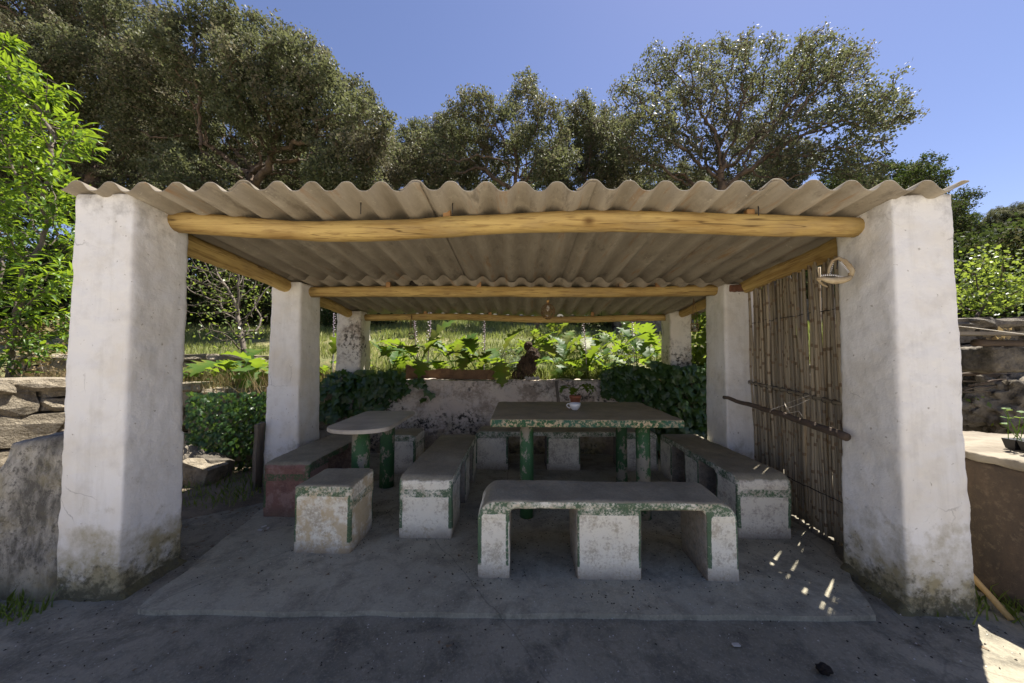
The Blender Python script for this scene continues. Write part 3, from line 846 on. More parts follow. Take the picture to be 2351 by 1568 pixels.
# ------------------------------------------------------------------ things on the tables and rear bench
cpos = on_z(1320, 941, .755)
cup = thing('coffee_cup', 'white ceramic cup on the big concrete table', 'cup', cpos)
lathe('bowl', [(.022, 0), (.024, .003), (.034, .012), (.044, .032), (.049, .058), (.0465, .058), (.041, .032), (.031, .014), (.002, .008)], MAT['ceramic'], cup, Matrix.Translation(cpos), 28)
tube('handle', [cpos + Vector((-.045, 0, .048)), cpos + Vector((-.058, 0, .052)), cpos + Vector((-.069, 0, .042)), cpos + Vector((-.066, 0, .028)), cpos + Vector((-.050, 0, .018)), cpos + Vector((-.038, 0, .016))], [.005, .0045, .004, .004, .0045, .005], MAT['ceramic'], cup, 8)
ppos = on_z(1321, 929, .755); ppos.y = min(ppos.y, 3.38)
pot = thing('flower_pot', 'small terracotta pot with drooping plant behind the white cup', 'plant pot', ppos)
lathe('pot', [(.036, 0), (.040, .004), (.049, .062), (.056, .064), (.057, .085), (.050, .085), (.048, .07), (.002, .068)], MAT['terracotta'], pot, Matrix.Translation(ppos), 24)
def box_obj(name, c, s, rot, mat, label=None, cat=None, parent=None):
    bm = bmesh.new(); add_box(bm, -s[0]/2, s[0]/2, -s[1]/2, s[1]/2, -s[2]/2, s[2]/2)
    bmesh.ops.subdivide_edges(bm, edges=[e for e in bm.edges if e.calc_length() > .25], cuts=5, use_grid_fill=True)
    for v in bm.verts: v.co += Vector((noise.noise(v.co*9), noise.noise(v.co*9 + Vector((5, 0, 0))), noise.noise(v.co*9 + Vector((0, 5, 0))))) * min(s) * .22
    o = obj(name, bm_mesh(name, bm), mat, parent, Matrix.Translation(Vector(c)) @ Euler(rot).to_matrix().to_4x4())
    return tag(o, label, cat)
lp = at_y(1277, 890, 4.24)
box_obj('wooden_lath', (lp.x + .015, 4.13, .66), (.035, .02, .53), (R(-24), R(-4), 0), MAT['weathered_board'], 'narrow wooden lath leaning on the stained wall behind the table', 'lath')
bb = thing('bark_edging', 'curved reddish cork bark slab lying on top of the stained wall', 'bark', (-.7, 4.47, .9))
def bark_slab():
    n = 34; a, b = at_y(932, 850, 4.47), at_y(1135, 860, 4.47); V, F = [], []
    for i in range(n+1):
        t = i/n; x = a.x + (b.x-a.x)*t
        h = .13 + .035*noise.noise(Vector((t*6, 1, 0))) + .012*noise.noise(Vector((t*17, 1, 0))) + (.06*max(0, 1-t*9))
        dy = .03*math.sin(t*5) + .02*noise.noise(Vector((t*5, 4, 0)))
        for (yy, zz) in ((-.012, .90), (-.012, .90+h*.5), (-.008, .90+h), (.02, .90+h-.004), (.022, .90)):
            V.append((x, 4.475+dy+yy + .006*noise.noise(Vector((t*20, zz*20, 0))), zz))
    for i in range(n):
        for j in range(5): F.append((i*5+j, (i+1)*5+j, (i+1)*5+(j+1) % 5, i*5+(j+1) % 5))
    F.append((0, 1, 2, 3, 4)); F.append(tuple(n*5+j for j in (4, 3, 2, 1, 0)))
    return py_mesh('slab', V, F, False)
obj('slab', bark_slab(), MAT['terracotta_bark'], bb)
cs = thing('cork_stump', 'gnarled dark cork stump standing behind the stained wall', 'stump', at_y(1215, 868, 4.62))
for i, (px, py, Y, s) in enumerate(((1210, 845, 4.62, (.12, .09, .15)), (1222, 815, 4.62, (.085, .08, .09)), (1192, 862, 4.60, (.10, .07, .07)), (1213, 795, 4.66, (.055, .05, .06)))):
    lump('cork_block', at_y(px, py, Y), s, MAT['cork'], cs, i*3.1, .45, 4, 6)
rg = random.Random(8)
rock_me = []
def rock_mesh(seed):
    bm = bmesh.new(); bmesh.ops.create_cube(bm, size=1.0)
    bmesh.ops.subdivide_edges(bm, edges=bm.edges[:], cuts=2, use_grid_fill=True)
    for v in bm.verts:
        d = v.co.normalized() * .58
        v.co = v.co.lerp(d, .38)
        v.co += v.co.normalized() * (.13*noise.noise(v.co*2.1 + Vector((seed*3.3, 0, 0))) + .06*noise.noise(v.co*5 + Vector((0, seed, 0))))
    me = bm_mesh('rock', bm, False); return me
rocks = {m: [rock_mesh(i + (40 if m == 'stone_dark' else 80 if m == 'pebble' else 0)) for i in range(8)] for m in ('stone', 'stone_dark', 'pebble')}
def rock(name, c, s, rot, mat, parent=None, idx=0):
    return obj(name, rocks[mat][idx % 8], MAT[mat], parent, Matrix.Translation(Vector(c)) @ Euler(rot).to_matrix().to_4x4() @ Matrix.Diagonal((*s, 1)))
ptxt = ['round pebble at the left end of the row on the stained wall', 'second pebble of the row on the stained wall', 'third pebble of the row on the stained wall', 'pebble at the right end of the row on the stained wall']
for i, px in enumerate((1209, 1217, 1225, 1234)):
    c = at_y(px, 868, 4.33); tag(rock('pebble', (c.x, 4.33, .925), (.05, .04, .035), (rg.random(), rg.random(), rg.random()*6), 'pebble', None, i), ptxt[i], 'pebble', 'pebbles on the wall')

# ------------------------------------------------------------------ dry-stone walls (each stone a part)
def stone_wall(name, label, pts, z0, zt, thick, rows, wmin, wmax, mat, seed, cap=True):
    """wall along a path walked with its face on the right-hand side; zt(s, x) is the top height"""
    rng = random.Random(seed)
    root = thing(name, label, 'stone wall', (pts[0][0], pts[0][1], z0))
    P = [Vector((x, y, 0)) for x, y in pts]
    seg = [(a, b, (b - a).length) for a, b in zip(P[:-1], P[1:])]; total = sum(q[2] for q in seg)
    def at(sv):
        for a, b, L in seg:
            if sv <= L or b is seg[-1][1]:
                d = (b - a) / L; return a + d*sv, Vector((-d.y, d.x, 0)), math.atan2(d.y, d.x)
            sv -= L
    V, F = [], []
    n = max(8, int(total/.25))
    for i in range(n + 1):
        c, nb, an = at(min(total*i/n, total - 1e-4)); t = zt(c.x)
        for (dd, zz) in ((.10, z0 - .1), (thick, z0 - .1), (thick, t - .05), (.10, t - .05)):
            q = c + nb*dd; V.append((q.x, q.y, zz))
    for i in range(n):
        for j in range(4): F.append((i*4+j, (i+1)*4+j, (i+1)*4+(j+1) % 4, i*4+(j+1) % 4))
    obj('core', py_mesh('core', V, F), MAT['wall_core'], root)
    def put(sv, off, z, sc, j):
        c, nb, an = at(sv); q = c + nb*off
        rock('stone', (q.x, q.y, z), sc, (rng.uniform(-.08, .08)*j, rng.uniform(-.14, .14)*j, an + rng.uniform(-.12, .12)*j), mat, root, rng.randrange(8))
    zf = 0.0
    for ri, frac in enumerate(rows):
        x = -rng.uniform(0, wmin)*.5
        while x < total:
            w = rng.uniform(wmin, wmax); sc_ = min(max(x + w/2, 0), total - 1e-3); H = zt(at(sc_)[0].x) - z0
            h = H*frac; zc = z0 + H*(zf + frac/2)
            if rng.random() < .35 and h > .2:
                for q in (-.25, .25): put(sc_, .11 + rng.uniform(-.03, .03), zc + q*h, (w*1.04, .24, h*.52), 1)
            else: put(sc_, .11 + rng.uniform(-.04, .03), zc + rng.uniform(-.02, .02), (w*1.04, rng.uniform(.2, .32), h*rng.uniform(.95, 1.12)), 1)
            x += w
        zf += frac
    if cap:
        x = 0
        while x < total:
            w = rng.uniform(.26, .55); sc_ = min(x + w/2, total - 1e-3); c = at(sc_)[0]
            put(sc_, .17, zt(c.x) + .012, (w*1.12, .44, rng.uniform(.09, .13)), .5); x += w
    return root
stone_wall('dry_stone_wall', 'pale dry-stone terrace wall left of the shelter under the peach tree', [(-4.75, .9), (-4.62, 2.4), (-4.45, 3.45), (-3.6, 3.8), (-2.35, 4.2)], 0.0, lambda x: .93 - .16*sstep(-4.2, -3.4, x), .5, (.40, .34, .26), .17, .42, 'stone', 4)
stone_wall('terrace_wall', 'small upper stone terrace wall beyond the bare bush', [(-8.2, 5.35), (-4.55, 5.4)], .70, lambda x: 1.16, .35, (.52, .48), .2, .4, 'stone', 9)
stone_wall('garden_stone_wall', 'rough grey stone wall beyond the drum on the right', [(2.25, 4.35), (4.0, 4.2), (5.0, 4.0), (9.5, 4.1)], 0.0, lambda x: .95 + .63*sstep(3.4, 4.8, x), .6, (.36, .28, .22, .14), .22, .6, 'stone_dark', 15)
stone_wall('far_stone_wall', 'shaded dark stone wall high on the slope behind the right rear pillar', [(2.6, 9.2), (8.5, 9.4)], 1.4, lambda x: 2.75, .5, (.3, .28, .22, .2), .3, .7, 'stone_dark', 21, False)

# ------------------------------------------------------------------ vegetation tools
def colonize(seed, start, attr, step, infl, kill, iters=120, jitter=.25, grav=0.0):
    """space colonisation: returns node array and parent index"""
    rng = np.random.default_rng(seed)
    N = [np.array(p, float) for p in start]; par = [-1] + list(range(len(start)-1))
    A = np.array(attr, float)
    nodes = np.array(N)
    D = np.full(len(A), 1e9); I = np.zeros(len(A), int)
    def upd(new, base):
        nonlocal D, I
        d = np.linalg.norm(A[:, None, :] - new[None, :, :], axis=2); j = d.argmin(1); dm = d[np.arange(len(A)), j]
        m = dm < D; D[m] = dm[m]; I[m] = base + j[m]
    upd(nodes, 0)
    cur_infl = infl
    for it in range(iters):
        if len(A) == 0: break
        act = D < cur_infl
        if not act.any():
            cur_infl *= 1.6
            if cur_infl > 40: break
            continue
        dirs = {}
        v = A[act] - nodes[I[act]]; v /= np.linalg.norm(v, axis=1)[:, None] + 1e-9
        ids = I[act]; u, inv = np.unique(ids, return_inverse=True)
        s = np.zeros((len(u), 3)); np.add.at(s, inv, v)
        s /= np.linalg.norm(s, axis=1)[:, None] + 1e-9
        s += rng.normal(0, jitter, s.shape); s[:, 2] += grav
        s /= np.linalg.norm(s, axis=1)[:, None] + 1e-9
        new = nodes[u] + s * step
        base = len(nodes)
        nodes = np.vstack([nodes, new]); par += list(u)
        upd(new, base)
        keep = D > kill
        A = A[keep]; D = D[keep]; I = I[keep]
    return nodes, np.array(par)
def radii(nodes, par, tip, power=2.3, cap=9.0):
    n = len(nodes); acc = np.zeros(n); kids = np.zeros(n, int)
    for i in range(n-1, 0, -1):
        if acc[i] == 0: acc[i] = tip ** power
        acc[par[i]] += acc[i]; kids[par[i]] += 1
    r = np.minimum(np.maximum(acc, tip ** power) ** (1/power), cap)
    return r, kids
def skeleton_mesh(name, nodes, par, r, k=5, rmin=0.0):
    idx = np.array([i for i in range(1, len(nodes)) if r[i] >= rmin])
    p, q = nodes[par[idx]], nodes[idx]
    d = q - p; L = np.linalg.norm(d, axis=1)[:, None] + 1e-9; d = d / L
    q = q + d * np.minimum(L, r[idx][:, None]) * .25
    ref = np.where(np.abs(d[:, 2:3]) < .9, np.array([[0, 0, 1.0]]), np.array([[1.0, 0, 0]]))
    a = np.cross(d, ref); a /= np.linalg.norm(a, axis=1)[:, None]; b = np.cross(d, a)
    ra = np.minimum(r[par[idx]], r[idx]*1.35)[:, None]; rb = r[idx][:, None]
    V = np.zeros((len(idx), 2, k, 3))
    for j in range(k):
        t = 2*math.pi*j/k; o = a*math.cos(t) + b*math.sin(t)
        V[:, 0, j] = p + o*ra; V[:, 1, j] = q + o*rb
    F = np.zeros((len(idx), k, 4), int); base = (np.arange(len(idx))*2*k)[:, None]
    j = np.arange(k)[None, :]
    F[:, :, 0] = base + j; F[:, :, 1] = base + (j+1) % k; F[:, :, 2] = base + k + (j+1) % k; F[:, :, 3] = base + k + j
    return np_mesh(name, V.reshape(-1, 3), F.reshape(-1, 4), True)
def leaf_cloud(name, rng, C, spread, per, size, width, up=.6, droop=0.0, zsq=.8):
    n = len(C) * per
    c = np.repeat(C, per, axis=0) + rng.normal(0, 1, (n, 3)) * np.array([spread, spread, spread*zsq])
    d = rng.normal(0, 1, (n, 3)); d[:, 2] -= droop; d /= np.linalg.norm(d, axis=1)[:, None]
    nn = rng.normal(0, 1, (n, 3)); nn[:, 2] += up; s = np.cross(d, nn); s /= np.linalg.norm(s, axis=1)[:, None] + 1e-9
    L = (size * rng.uniform(.5, 1.5, n))[:, None]; W = L * width
    nrm = np.cross(s, d)
    V = np.stack([c, c + d*L*.5 + s*W + nrm*L*.08, c + d*L, c + d*L*.5 - s*W + nrm*L*.08], axis=1).reshape(-1, 3)
    F = np.arange(n*4).reshape(-1, 4)
    return np_mesh(name, V, F)
def blob_pts(rng, blobs, Y, depth, per, dens=1.0, ragged=0.0):
    A = []
    for (px, py, rp) in blobs:
        yo = rng.uniform(-depth, depth)
        c = at_y(px, py, Y + yo); r = rp * (Y + yo) / 784.0
        m = max(8, int(per * dens * (rp/70.0)**2))
        v = rng.normal(0, 1, (m, 3)); v /= np.linalg.norm(v, axis=1)[:, None]
        rad = rng.uniform(.35, 1.0, m) ** (1/2.2)
        A.append(np.array([c.x, c.y, c.z]) + v * (rad * r)[:, None] * np.array([1, 1.2, .92]))
    A = np.vstack(A)
    if ragged:
        f = .9 / ragged; B = []
        for p in A:
            q = Vector(p)
            if noise.noise(q*f*1.5 + Vector((31, 7, 2))) < -.24: continue
            B.append(q + noise.noise_vector(q*f)*.65*ragged)
        A = np.array([p[:] for p in B])
    return A
def oak(name, label, base_px, Y, blobs, seed, depth=2.0, per=34, leaf='oak_leaf', lp=26, fork=.32, lean=0.0, group='oak trees on the slope', leaf_size=.092, step=.22, kill=.235, thin=.026, spread=.105):
    rng = np.random.default_rng(seed)
    bx = at_y(base_px, 500, Y).x
    bz = hill_z(bx, Y) - .15
    A = blob_pts(rng, blobs, Y, depth, per, 1.0, 1.0)
    zc = A[:, 2].mean(); fz = bz + (zc - bz) * fork * 2
    st = [(bx, Y, bz)]
    x, y, z = bx, Y, bz
    while z < fz:
        z += step*.95; x += rng.normal(lean*.1, .05); y += rng.normal(0, .05); st.append((x, y, z))
    nodes, par = colonize(seed, st, A, step, 2.2, kill, 170, .34, .02)
    r, kids = radii(nodes, par, .0095, 2.35, .40)
    root = thing(name, label, 'tree', (bx, Y, bz), group)
    obj('trunk', skeleton_mesh('trunk', nodes, par, r, 6, .0), MAT['bark'], root)
    C = nodes[(r < thin)]
    obj('crown', leaf_cloud('crown', rng, C, spread, lp, leaf_size, .30), MAT[leaf], root)
    return root, len(nodes), len(C)
TREES = []
def copy_tree(src, name, label, loc, rz, sc, group):
    root = thing(name, label, 'tree', loc, group)
    b = WM[src.name].translation
    M = Matrix.Translation(Vector(loc)) @ Matrix.Rotation(rz, 4, 'Z') @ Matrix.Scale(sc, 4) @ Matrix.Translation(-b)
    for ch in [o for o in src.children]:
        c = ch.copy(); COL.objects.link(c); c.parent = root
        c.matrix_parent_inverse = Matrix.Translation(-Vector(loc)); c.matrix_basis = M
    return root

tB, *i1 = oak('cork_oak', 'broad dense cork oak rising behind the left half of the roof', 575, 13.0,
    [(500,50,60),(470,140,95),(590,120,75),(690,140,70),(730,190,70),(380,190,90),(620,240,110),(740,270,95),(815,245,55),(855,310,60),(895,370,50),(500,310,120),(650,370,105),(780,390,85),(390,330,95),(560,400,90),(920,400,40),(450,420,80)], 11, 2.8, 560, lp=44)
tA, *i2 = oak('cork_oak', 'tall cork oak at the far left edge above the peach tree', 190, 15.0,
    [(60,50,100),(200,60,90),(310,60,70),(100,170,110),(240,180,100),(60,300,100),(200,310,110),(310,270,80),(330,150,70),(-90,120,120),(-60,-60,110),(110,-60,100),(240,-10,50),(-100,320,110),(120,420,100),(260,410,90)], 23, 2.8, 460, lp=40)
tC, *i3 = oak('cork_oak', 'slim open cork oak in the middle behind the roof with sky showing through', 1175, 14.5,
    [(1190,215,38),(1100,240,45),(1235,250,48),(1040,295,42),(1150,300,60),(1275,300,42),(990,345,48),(1080,350,65),(1215,350,70),(1000,400,50),(1130,390,60),(965,385,40),(1270,390,55),(1055,320,45)], 31, 2.0, 640, lp=34)
tE, *i4 = oak('cork_oak', 'widest cork oak with bare twisting limbs behind the right half of the roof', 1650, 13.0,
    [(1500,185,50),(1440,250,52),(1560,165,60),(1650,145,50),(1700,115,28),(1760,165,60),(1850,105,38),(1900,145,52),(1950,160,42),(1860,215,75),(1740,250,75),(1600,260,78),(1480,330,80),(1960,250,60),(2030,255,42),(2075,280,28),(1975,325,55),(1850,330,75),(1700,350,75),(1560,370,70),(1990,370,40),(1420,330,45)], 47, 2.8, 540, lp=19)
tD, *i5 = oak('young_oak', 'small oak crown showing between the middle and right oaks', 1335, 17.0,
    [(1335,255,36),(1350,290,50),(1320,330,60),(1390,340,60),(1340,400,70),(1290,380,55),(1420,390,60),(1400,300,40)], 53, 1.6, 620, lp=46)
tF, *i6 = oak('young_oak', 'low dark green oak above the right front pillar', 2060, 19.0,
    [(2100,400,40),(2040,408,42),(1980,415,36),(1930,410,36),(2135,405,24),(2080,450,50),(2000,460,50),(2200,480,32),(2190,530,30),(2150,500,40),(2215,455,18)], 59, 1.4, 620, leaf='oak_leaf_dark', lp=46)
G2 = 'oak trees on the slope'
for (src, px, Y, sc, rz, lab) in (
        (tD, 985, 21, 1.15, 1.0, 'shaded understory oak between the left and middle oaks'),
        (tF, 720, 20, 1.1, 2.2, 'shaded understory oak behind the left broad oak'),
        (tD, 380, 21, 1.2, 4.2, 'shaded understory oak behind the peach tree side'),
        (tF, 1480, 21, 1.0, 0.6, 'shaded understory oak under the right wide oak'),
        (tD, 1770, 22, 1.0, 2.9, 'shaded understory oak right of the wide oak trunk'),
        (tF, 1230, 22, .95, 3.9, 'shaded understory oak behind the slim middle oak'),
        (tF, 60, 22, 1.3, 5.2, 'shaded understory oak at the left picture edge'),
        (tF, 520, 17, .75, 1.7, 'low shaded oak seen past the bare bush'),
        (tD, 640, 18, .7, .4, 'low shaded oak behind the left middle pillar'),
        (tD, 850, 18, .75, 5.5, 'low shaded oak above the left rear pillar'),
        (tF, 1100, 18.5, .7, 2.8, 'low shaded oak under the slim middle oak'),
        (tD, 1590, 18, .75, 1.9, 'low shaded oak above the right rear pillar'),
        (tF, 1900, 18, .8, 4.6, 'low shaded oak behind the right front pillar top'),
        (tF, 250, 18, .8, 3.1, 'low shaded oak behind the left front pillar')):
    X = at_y(px, 500, Y).x
    copy_tree(src, 'understory_oak', lab, (X, Y, hill_z(X, Y) - .2), rz, sc, G2)
for (src, px, Y, sc, rz, lab) in (
        (tF, 2215, 30, .80, .3, 'distant hillside oak just right of the right front pillar'),
        (tB, 2300, 36, .52, 1.3, 'distant rounded oak on the right hillside skyline'),
        (tB, 2370, 33, .55, 2.6, 'distant oak on the hillside at the right picture edge'),
        (tF, 2260, 26, .60, 3.4, 'nearer low oak on the right hillside above the vine')):
    X = at_y(px, 600, Y).x
    copy_tree(src, 'hill_oak', lab, (X, Y, hill_z(X, Y) - .2), rz, sc, 'oaks on the right hillside')

def thicket():
    rng = np.random.default_rng(91)
    root = thing('thicket_shrub', 'dark evergreen thicket shrub behind the bare bush on the left', 'shrub', (-6.2, 12.2, hill_z(-6.2, 12.2) - .1), 'thicket shrubs under the oaks')
    b = Vector((-6.2, 12.2, hill_z(-6.2, 12.2) - .1)); A = []
    for i in range(9):
        c = b + Vector((rng.normal(0, .8), rng.normal(0, .6), rng.uniform(.5, 2.0))); v = rng.normal(0, 1, (130, 3)); v /= np.linalg.norm(v, axis=1)[:, None]
        A.append(np.array(c) + v*(rng.uniform(.3, 1, 130)**.5*.75)[:, None])
    nodes, par = colonize(91, [b, b + Vector((0, 0, .25))], np.vstack(A), .16, 1.4, .18, 120, .3, .02)
    r, k = radii(nodes, par, .006, 2.2, .09)
    obj('stems', skeleton_mesh('stems', nodes, par, r, 5), MAT['bark'], root)
    obj('foliage', leaf_cloud('foliage', rng, nodes[r < .02], .12, 22, .085, .32), MAT['oak_leaf_dark'], root)
    return root
tk = thicket()
for (px, Y, sc, rz, lab) in (
        (420, 12.8, 1.25, 1.0, 'dark thicket shrub hidden mostly by the left front pillar'),
        (560, 13.5, 1.3, 2.0, 'dark thicket shrub left of the left middle pillar top'),
        (660, 13.0, 1.1, 3.0, 'dark thicket shrub behind the left middle pillar'),
        (300, 12.0, 1.3, 4.0, 'dark thicket shrub behind the left front pillar'),
        (130, 11.5, 1.35, 5.0, 'dark thicket shrub behind the peach tree'),
        (20, 11.0, 1.3, 5.7, 'dark thicket shrub at the left picture edge'),
        (1420, 12.0, 1.0, 1.5, 'dark thicket shrub left of the far stone wall'),
        (1650, 12.5, 1.2, 3.5, 'dark thicket shrub behind the right middle pillar'),
        (1800, 12.0, 1.3, 4.5, 'dark thicket shrub behind the reed screen'),
        (2000, 12.0, 1.3, .2, 'dark thicket shrub behind the right front pillar'),
        (2200, 10.5, 1.2, 1.2, 'dark thicket shrub right of the right front pillar'),
        (2300, 11.5, 1.3, 2.2, 'dark thicket shrub beyond the vine bush'),
        (2380, 10.5, 1.3, 3.2, 'dark thicket shrub at the right picture edge')):
    X = at_y(px, 700, Y).x
    r0 = copy_tree(tk, 'thicket_shrub', lab, (X, Y, hill_z(X, Y) - .1), rz, sc, 'thicket shrubs under the oaks'); r0['category'] = 'shrub'

# ------------------------------------------------------------------ single leaf shapes
def strip_leaf(name, n, length, wfun, bend, fold, ripple, seed, petiole=0.0, pr=.006, start=.25):
    """arched leaf in the local XZ plane, petiole first; grid of 2 quads per step"""
    V, F = [], []; x = z = 0.0; ang = start; m = n
    if petiole:
        P = []; ps = 5
        for i in range(ps+1):
            P.append(Vector((x, 0, z)))
            if i < ps: x += math.sin(ang)*petiole/ps; z += math.cos(ang)*petiole/ps; ang += bend*.35/ps
        v, f = tube_np(P, [pr*(1-.4*i/ps) for i in range(ps+1)], 4, False); V += v; F += f
    o = len(V)
    for i in range(m+1):
        t = i/m; w = wfun(t)*length
        nx, nz = -math.cos(ang), math.sin(ang)
        rp = ripple*length*noise.noise(Vector((t*7, seed, 0)))
        for sgn in (-1, 0, 1):
            lift = fold*w if sgn else 0
            rr = rp*sgn if sgn else 0
            back = abs(sgn)*w*.35
            V.append(Vector((x + nx*(lift+rr) + math.sin(ang)*back, sgn*w, z + nz*(lift+rr) + math.cos(ang)*back)))
        x += math.sin(ang)*length/m; z += math.cos(ang)*length/m; ang += bend*.65/m
    for i in range(m):
        a = o+i*3
        F += [(a, a+3, a+4, a+1), (a+1, a+4, a+5, a+2)]
    return py_mesh(name, V, F, True)
def acan_w(t):
    if t <= 0 or t >= 1: return .006
    env = .30*math.sin(math.pi*t**.85)**.8
    ph = (t*5.5) % 1.0
    return env*(.42 + .58*(1-abs(2*ph-1)))
acan_me = [strip_leaf('leaf', 22, .40, acan_w, b, .22, .05, i, p, .0065, st_) for i, (b, p, st_) in enumerate(((1.5, .32, .15), (1.9, .28, .3), (1.2, .36, .1), (2.4, .25, .35), (1.0, .2, .5), (2.9, .30, .25)))]
peach_me = [strip_leaf('leaf', 6, .135, lambda t: .012 if t <= .01 else .003 if t >= .99 else .115*math.sin(math.pi*t**.8), b, .35, .03, i, .012, .0012, .6) for i, b in enumerate((1.2, .7, 1.7, 2.2))]
def ivy_mesh(seed):
    pts = [(0,-.02),(.22,-.12),(.46,-.02),(.40,.22),(.62,.38),(.34,.50),(.20,.66),(0,1.0),(-.20,.66),(-.34,.50),(-.62,.38),(-.40,.22),(-.46,-.02),(-.22,-.12)]
    V = [Vector((0, .34, .03))] + [Vector((x, y, -.10*x*x*4*.5 - .12*max(0, y-.3) + .05*noise.noise(Vector((x*3, y*3, seed))))) for x, y in pts]
    F = [(0, 1+i, 1+(i+1) % len(pts)) for i in range(len(pts))]
    return py_mesh('leaf', V, F, False)
ivy_me = [ivy_mesh(i) for i in range(5)]
for me in acan_me: me.materials.append(MAT['acanthus_leaf'])
for me in peach_me: me.materials.append(MAT['peach_leaf'])
for me in ivy_me: me.materials.append(MAT['ivy_leaf'])
def inst_mesh(name, src, Ms):
    """many copies of one small mesh joined into one mesh"""
    V0 = np.array([v.co[:] for v in src.vertices]); F0 = [list(p.vertices) for p in src.polygons]
    V, F = [], []
    for i, M in enumerate(Ms):
        A = np.array(M); V.append(V0 @ A[:3, :3].T + A[:3, 3]); o = i*len(V0)
        F += [tuple(x+o for x in f) for f in F0]
    return py_mesh(name, np.vstack(V), F, False)

# ------------------------------------------------------------------ peach tree at the left edge
rng = np.random.default_rng(71)
pb = [(40,190,60),(80,290,75),(150,300,45),(60,400,80),(130,420,60),(180,330,35),(60,520,80),(140,520,55),(50,630,75),(130,640,50),(60,740,60),(140,750,35),(-60,300,90),(-70,500,100),(-60,700,90),(10,130,40),(-60,150,70), (205,345,18), (110,200,35), (30,810,50), (110,800,40), (145,690,40), (150,590,40), (10,880,30)]
A = blob_pts(rng, pb, 3.95, .32, 75)
bx = at_y(20, 800, 3.95).x
nodes, par = colonize(71, [(bx, 3.95, .75), (bx+.03, 3.95, 1.0), (bx+.02, 3.97, 1.2)], A, .10, 1.0, .12, 170, .2, .03)
r, kids = radii(nodes, par, .003, 2.3, .05)
pt = thing('peach_tree', 'bright green leafy peach tree left of the left front pillar', 'tree', (bx, 3.95, .75))
obj('trunk', skeleton_mesh('trunk', nodes, par, r, 6), MAT['twig'], pt)
Cn = nodes[r < .012]; dirs = (nodes - nodes[np.maximum(par, 0)])[r < .012]
rg = random.Random(6); Ms = []
for c, d in zip(Cn, dirs):
    for _ in range(6):
        az = math.atan2(d[1], d[0]) + rg.uniform(-1.6, 1.6)
        M = Matrix.Translation(Vector(c) + Vector((rg.gauss(0, .03), rg.gauss(0, .03), rg.gauss(0, .03)))) @ Euler((rg.gauss(0, .35), rg.gauss(.35, .4), az)).to_matrix().to_4x4() @ Matrix.Scale(rg.uniform(.75, 1.2), 4)
        Ms.append(M)
Ms.sort(key=lambda M: (M.translation.y - .25*M.translation.x))
vis = [M for M in Ms if abs((M.translation.x)/M.translation.y + .03) < 1.52]
for i, M in enumerate(vis[:300]): obj('leaf', peach_me[i % 4], None, pt, M)
rest = vis[300:] + [M for M in Ms if abs((M.translation.x)/M.translation.y + .03) >= 1.52]
tag(obj('foliage', inst_mesh('foliage', peach_me[1], rest[::2]), MAT['peach_leaf'], pt), kind='stuff')
tag(obj('foliage', inst_mesh('foliage', peach_me[2], rest[1::2]), MAT['peach_leaf'], pt), kind='stuff')

# ------------------------------------------------------------------ acanthus plants behind the wall and beside the shelter
rg = random.Random(19)
def spike_mesh(h):
    V, F = tube_np([(0, 0, 0), (.01, 0, h*.5), (0, .01, h)], [.006, .005, .003], 5)
    for i in range(46):
        t = .42 + .58*i/46; z = h*t; a = i*2.4; L = .032*(1.15 - .6*t)
        d = Vector((math.cos(a), math.sin(a), .35)); s = Vector((-math.sin(a), math.cos(a), 0))
        b = Vector((.004*math.cos(a), .004*math.sin(a), z)); o = len(V)
        V += [b - s*.006, b + d*L*.6 + s*.011 + Vector((0, 0, .006)), b + d*L, b + d*L*.6 - s*.011 + Vector((0, 0, .006))]
        F += [(o, o+1, o+2, o+3)]
    return py_mesh('flower_spike', V, F, False)
spk = [spike_mesh(.75), spike_mesh(.6)]
for m in spk: m.materials.append(MAT['flower'])
def acanthus(label, loc, n, sc, spikes=0, face=None, group='acanthus plants', name='acanthus_plant'):
    root = thing(name, label, 'plant', loc, group)
    for i in range(n):
        az = 2*math.pi*i/n + rg.uniform(-.4, .4) if face is None else face + rg.uniform(-1.1, 1.1)
        s = 1.25*sc*rg.uniform(.7, 1.15)
        M = Matrix.Translation(Vector(loc) + Vector((rg.uniform(-.04, .04), rg.uniform(-.04, .04), -.02))) @ Euler((rg.gauss(0, .15), rg.gauss(0, .18), az)).to_matrix().to_4x4() @ Matrix.Scale(s, 4)
        obj('leaf', acan_me[rg.randrange(6)], None, root, M)
    for i in range(spikes):
        M = Matrix.Translation(Vector(loc) + Vector((rg.uniform(-.1, .1), rg.uniform(-.08, .08), 0))) @ Euler((rg.gauss(0, .06), rg.gauss(0, .06), rg.uniform(0, 6))).to_matrix().to_4x4() @ Matrix.Scale(sc*rg.uniform(1.2, 1.45), 4)
        obj('flower_spike', spk[i % 2], None, root, M)
    return root
def on_hill(px, Y):
    X = at_y(px, 800, Y).x
    return (X, Y, hill_z(X, Y))
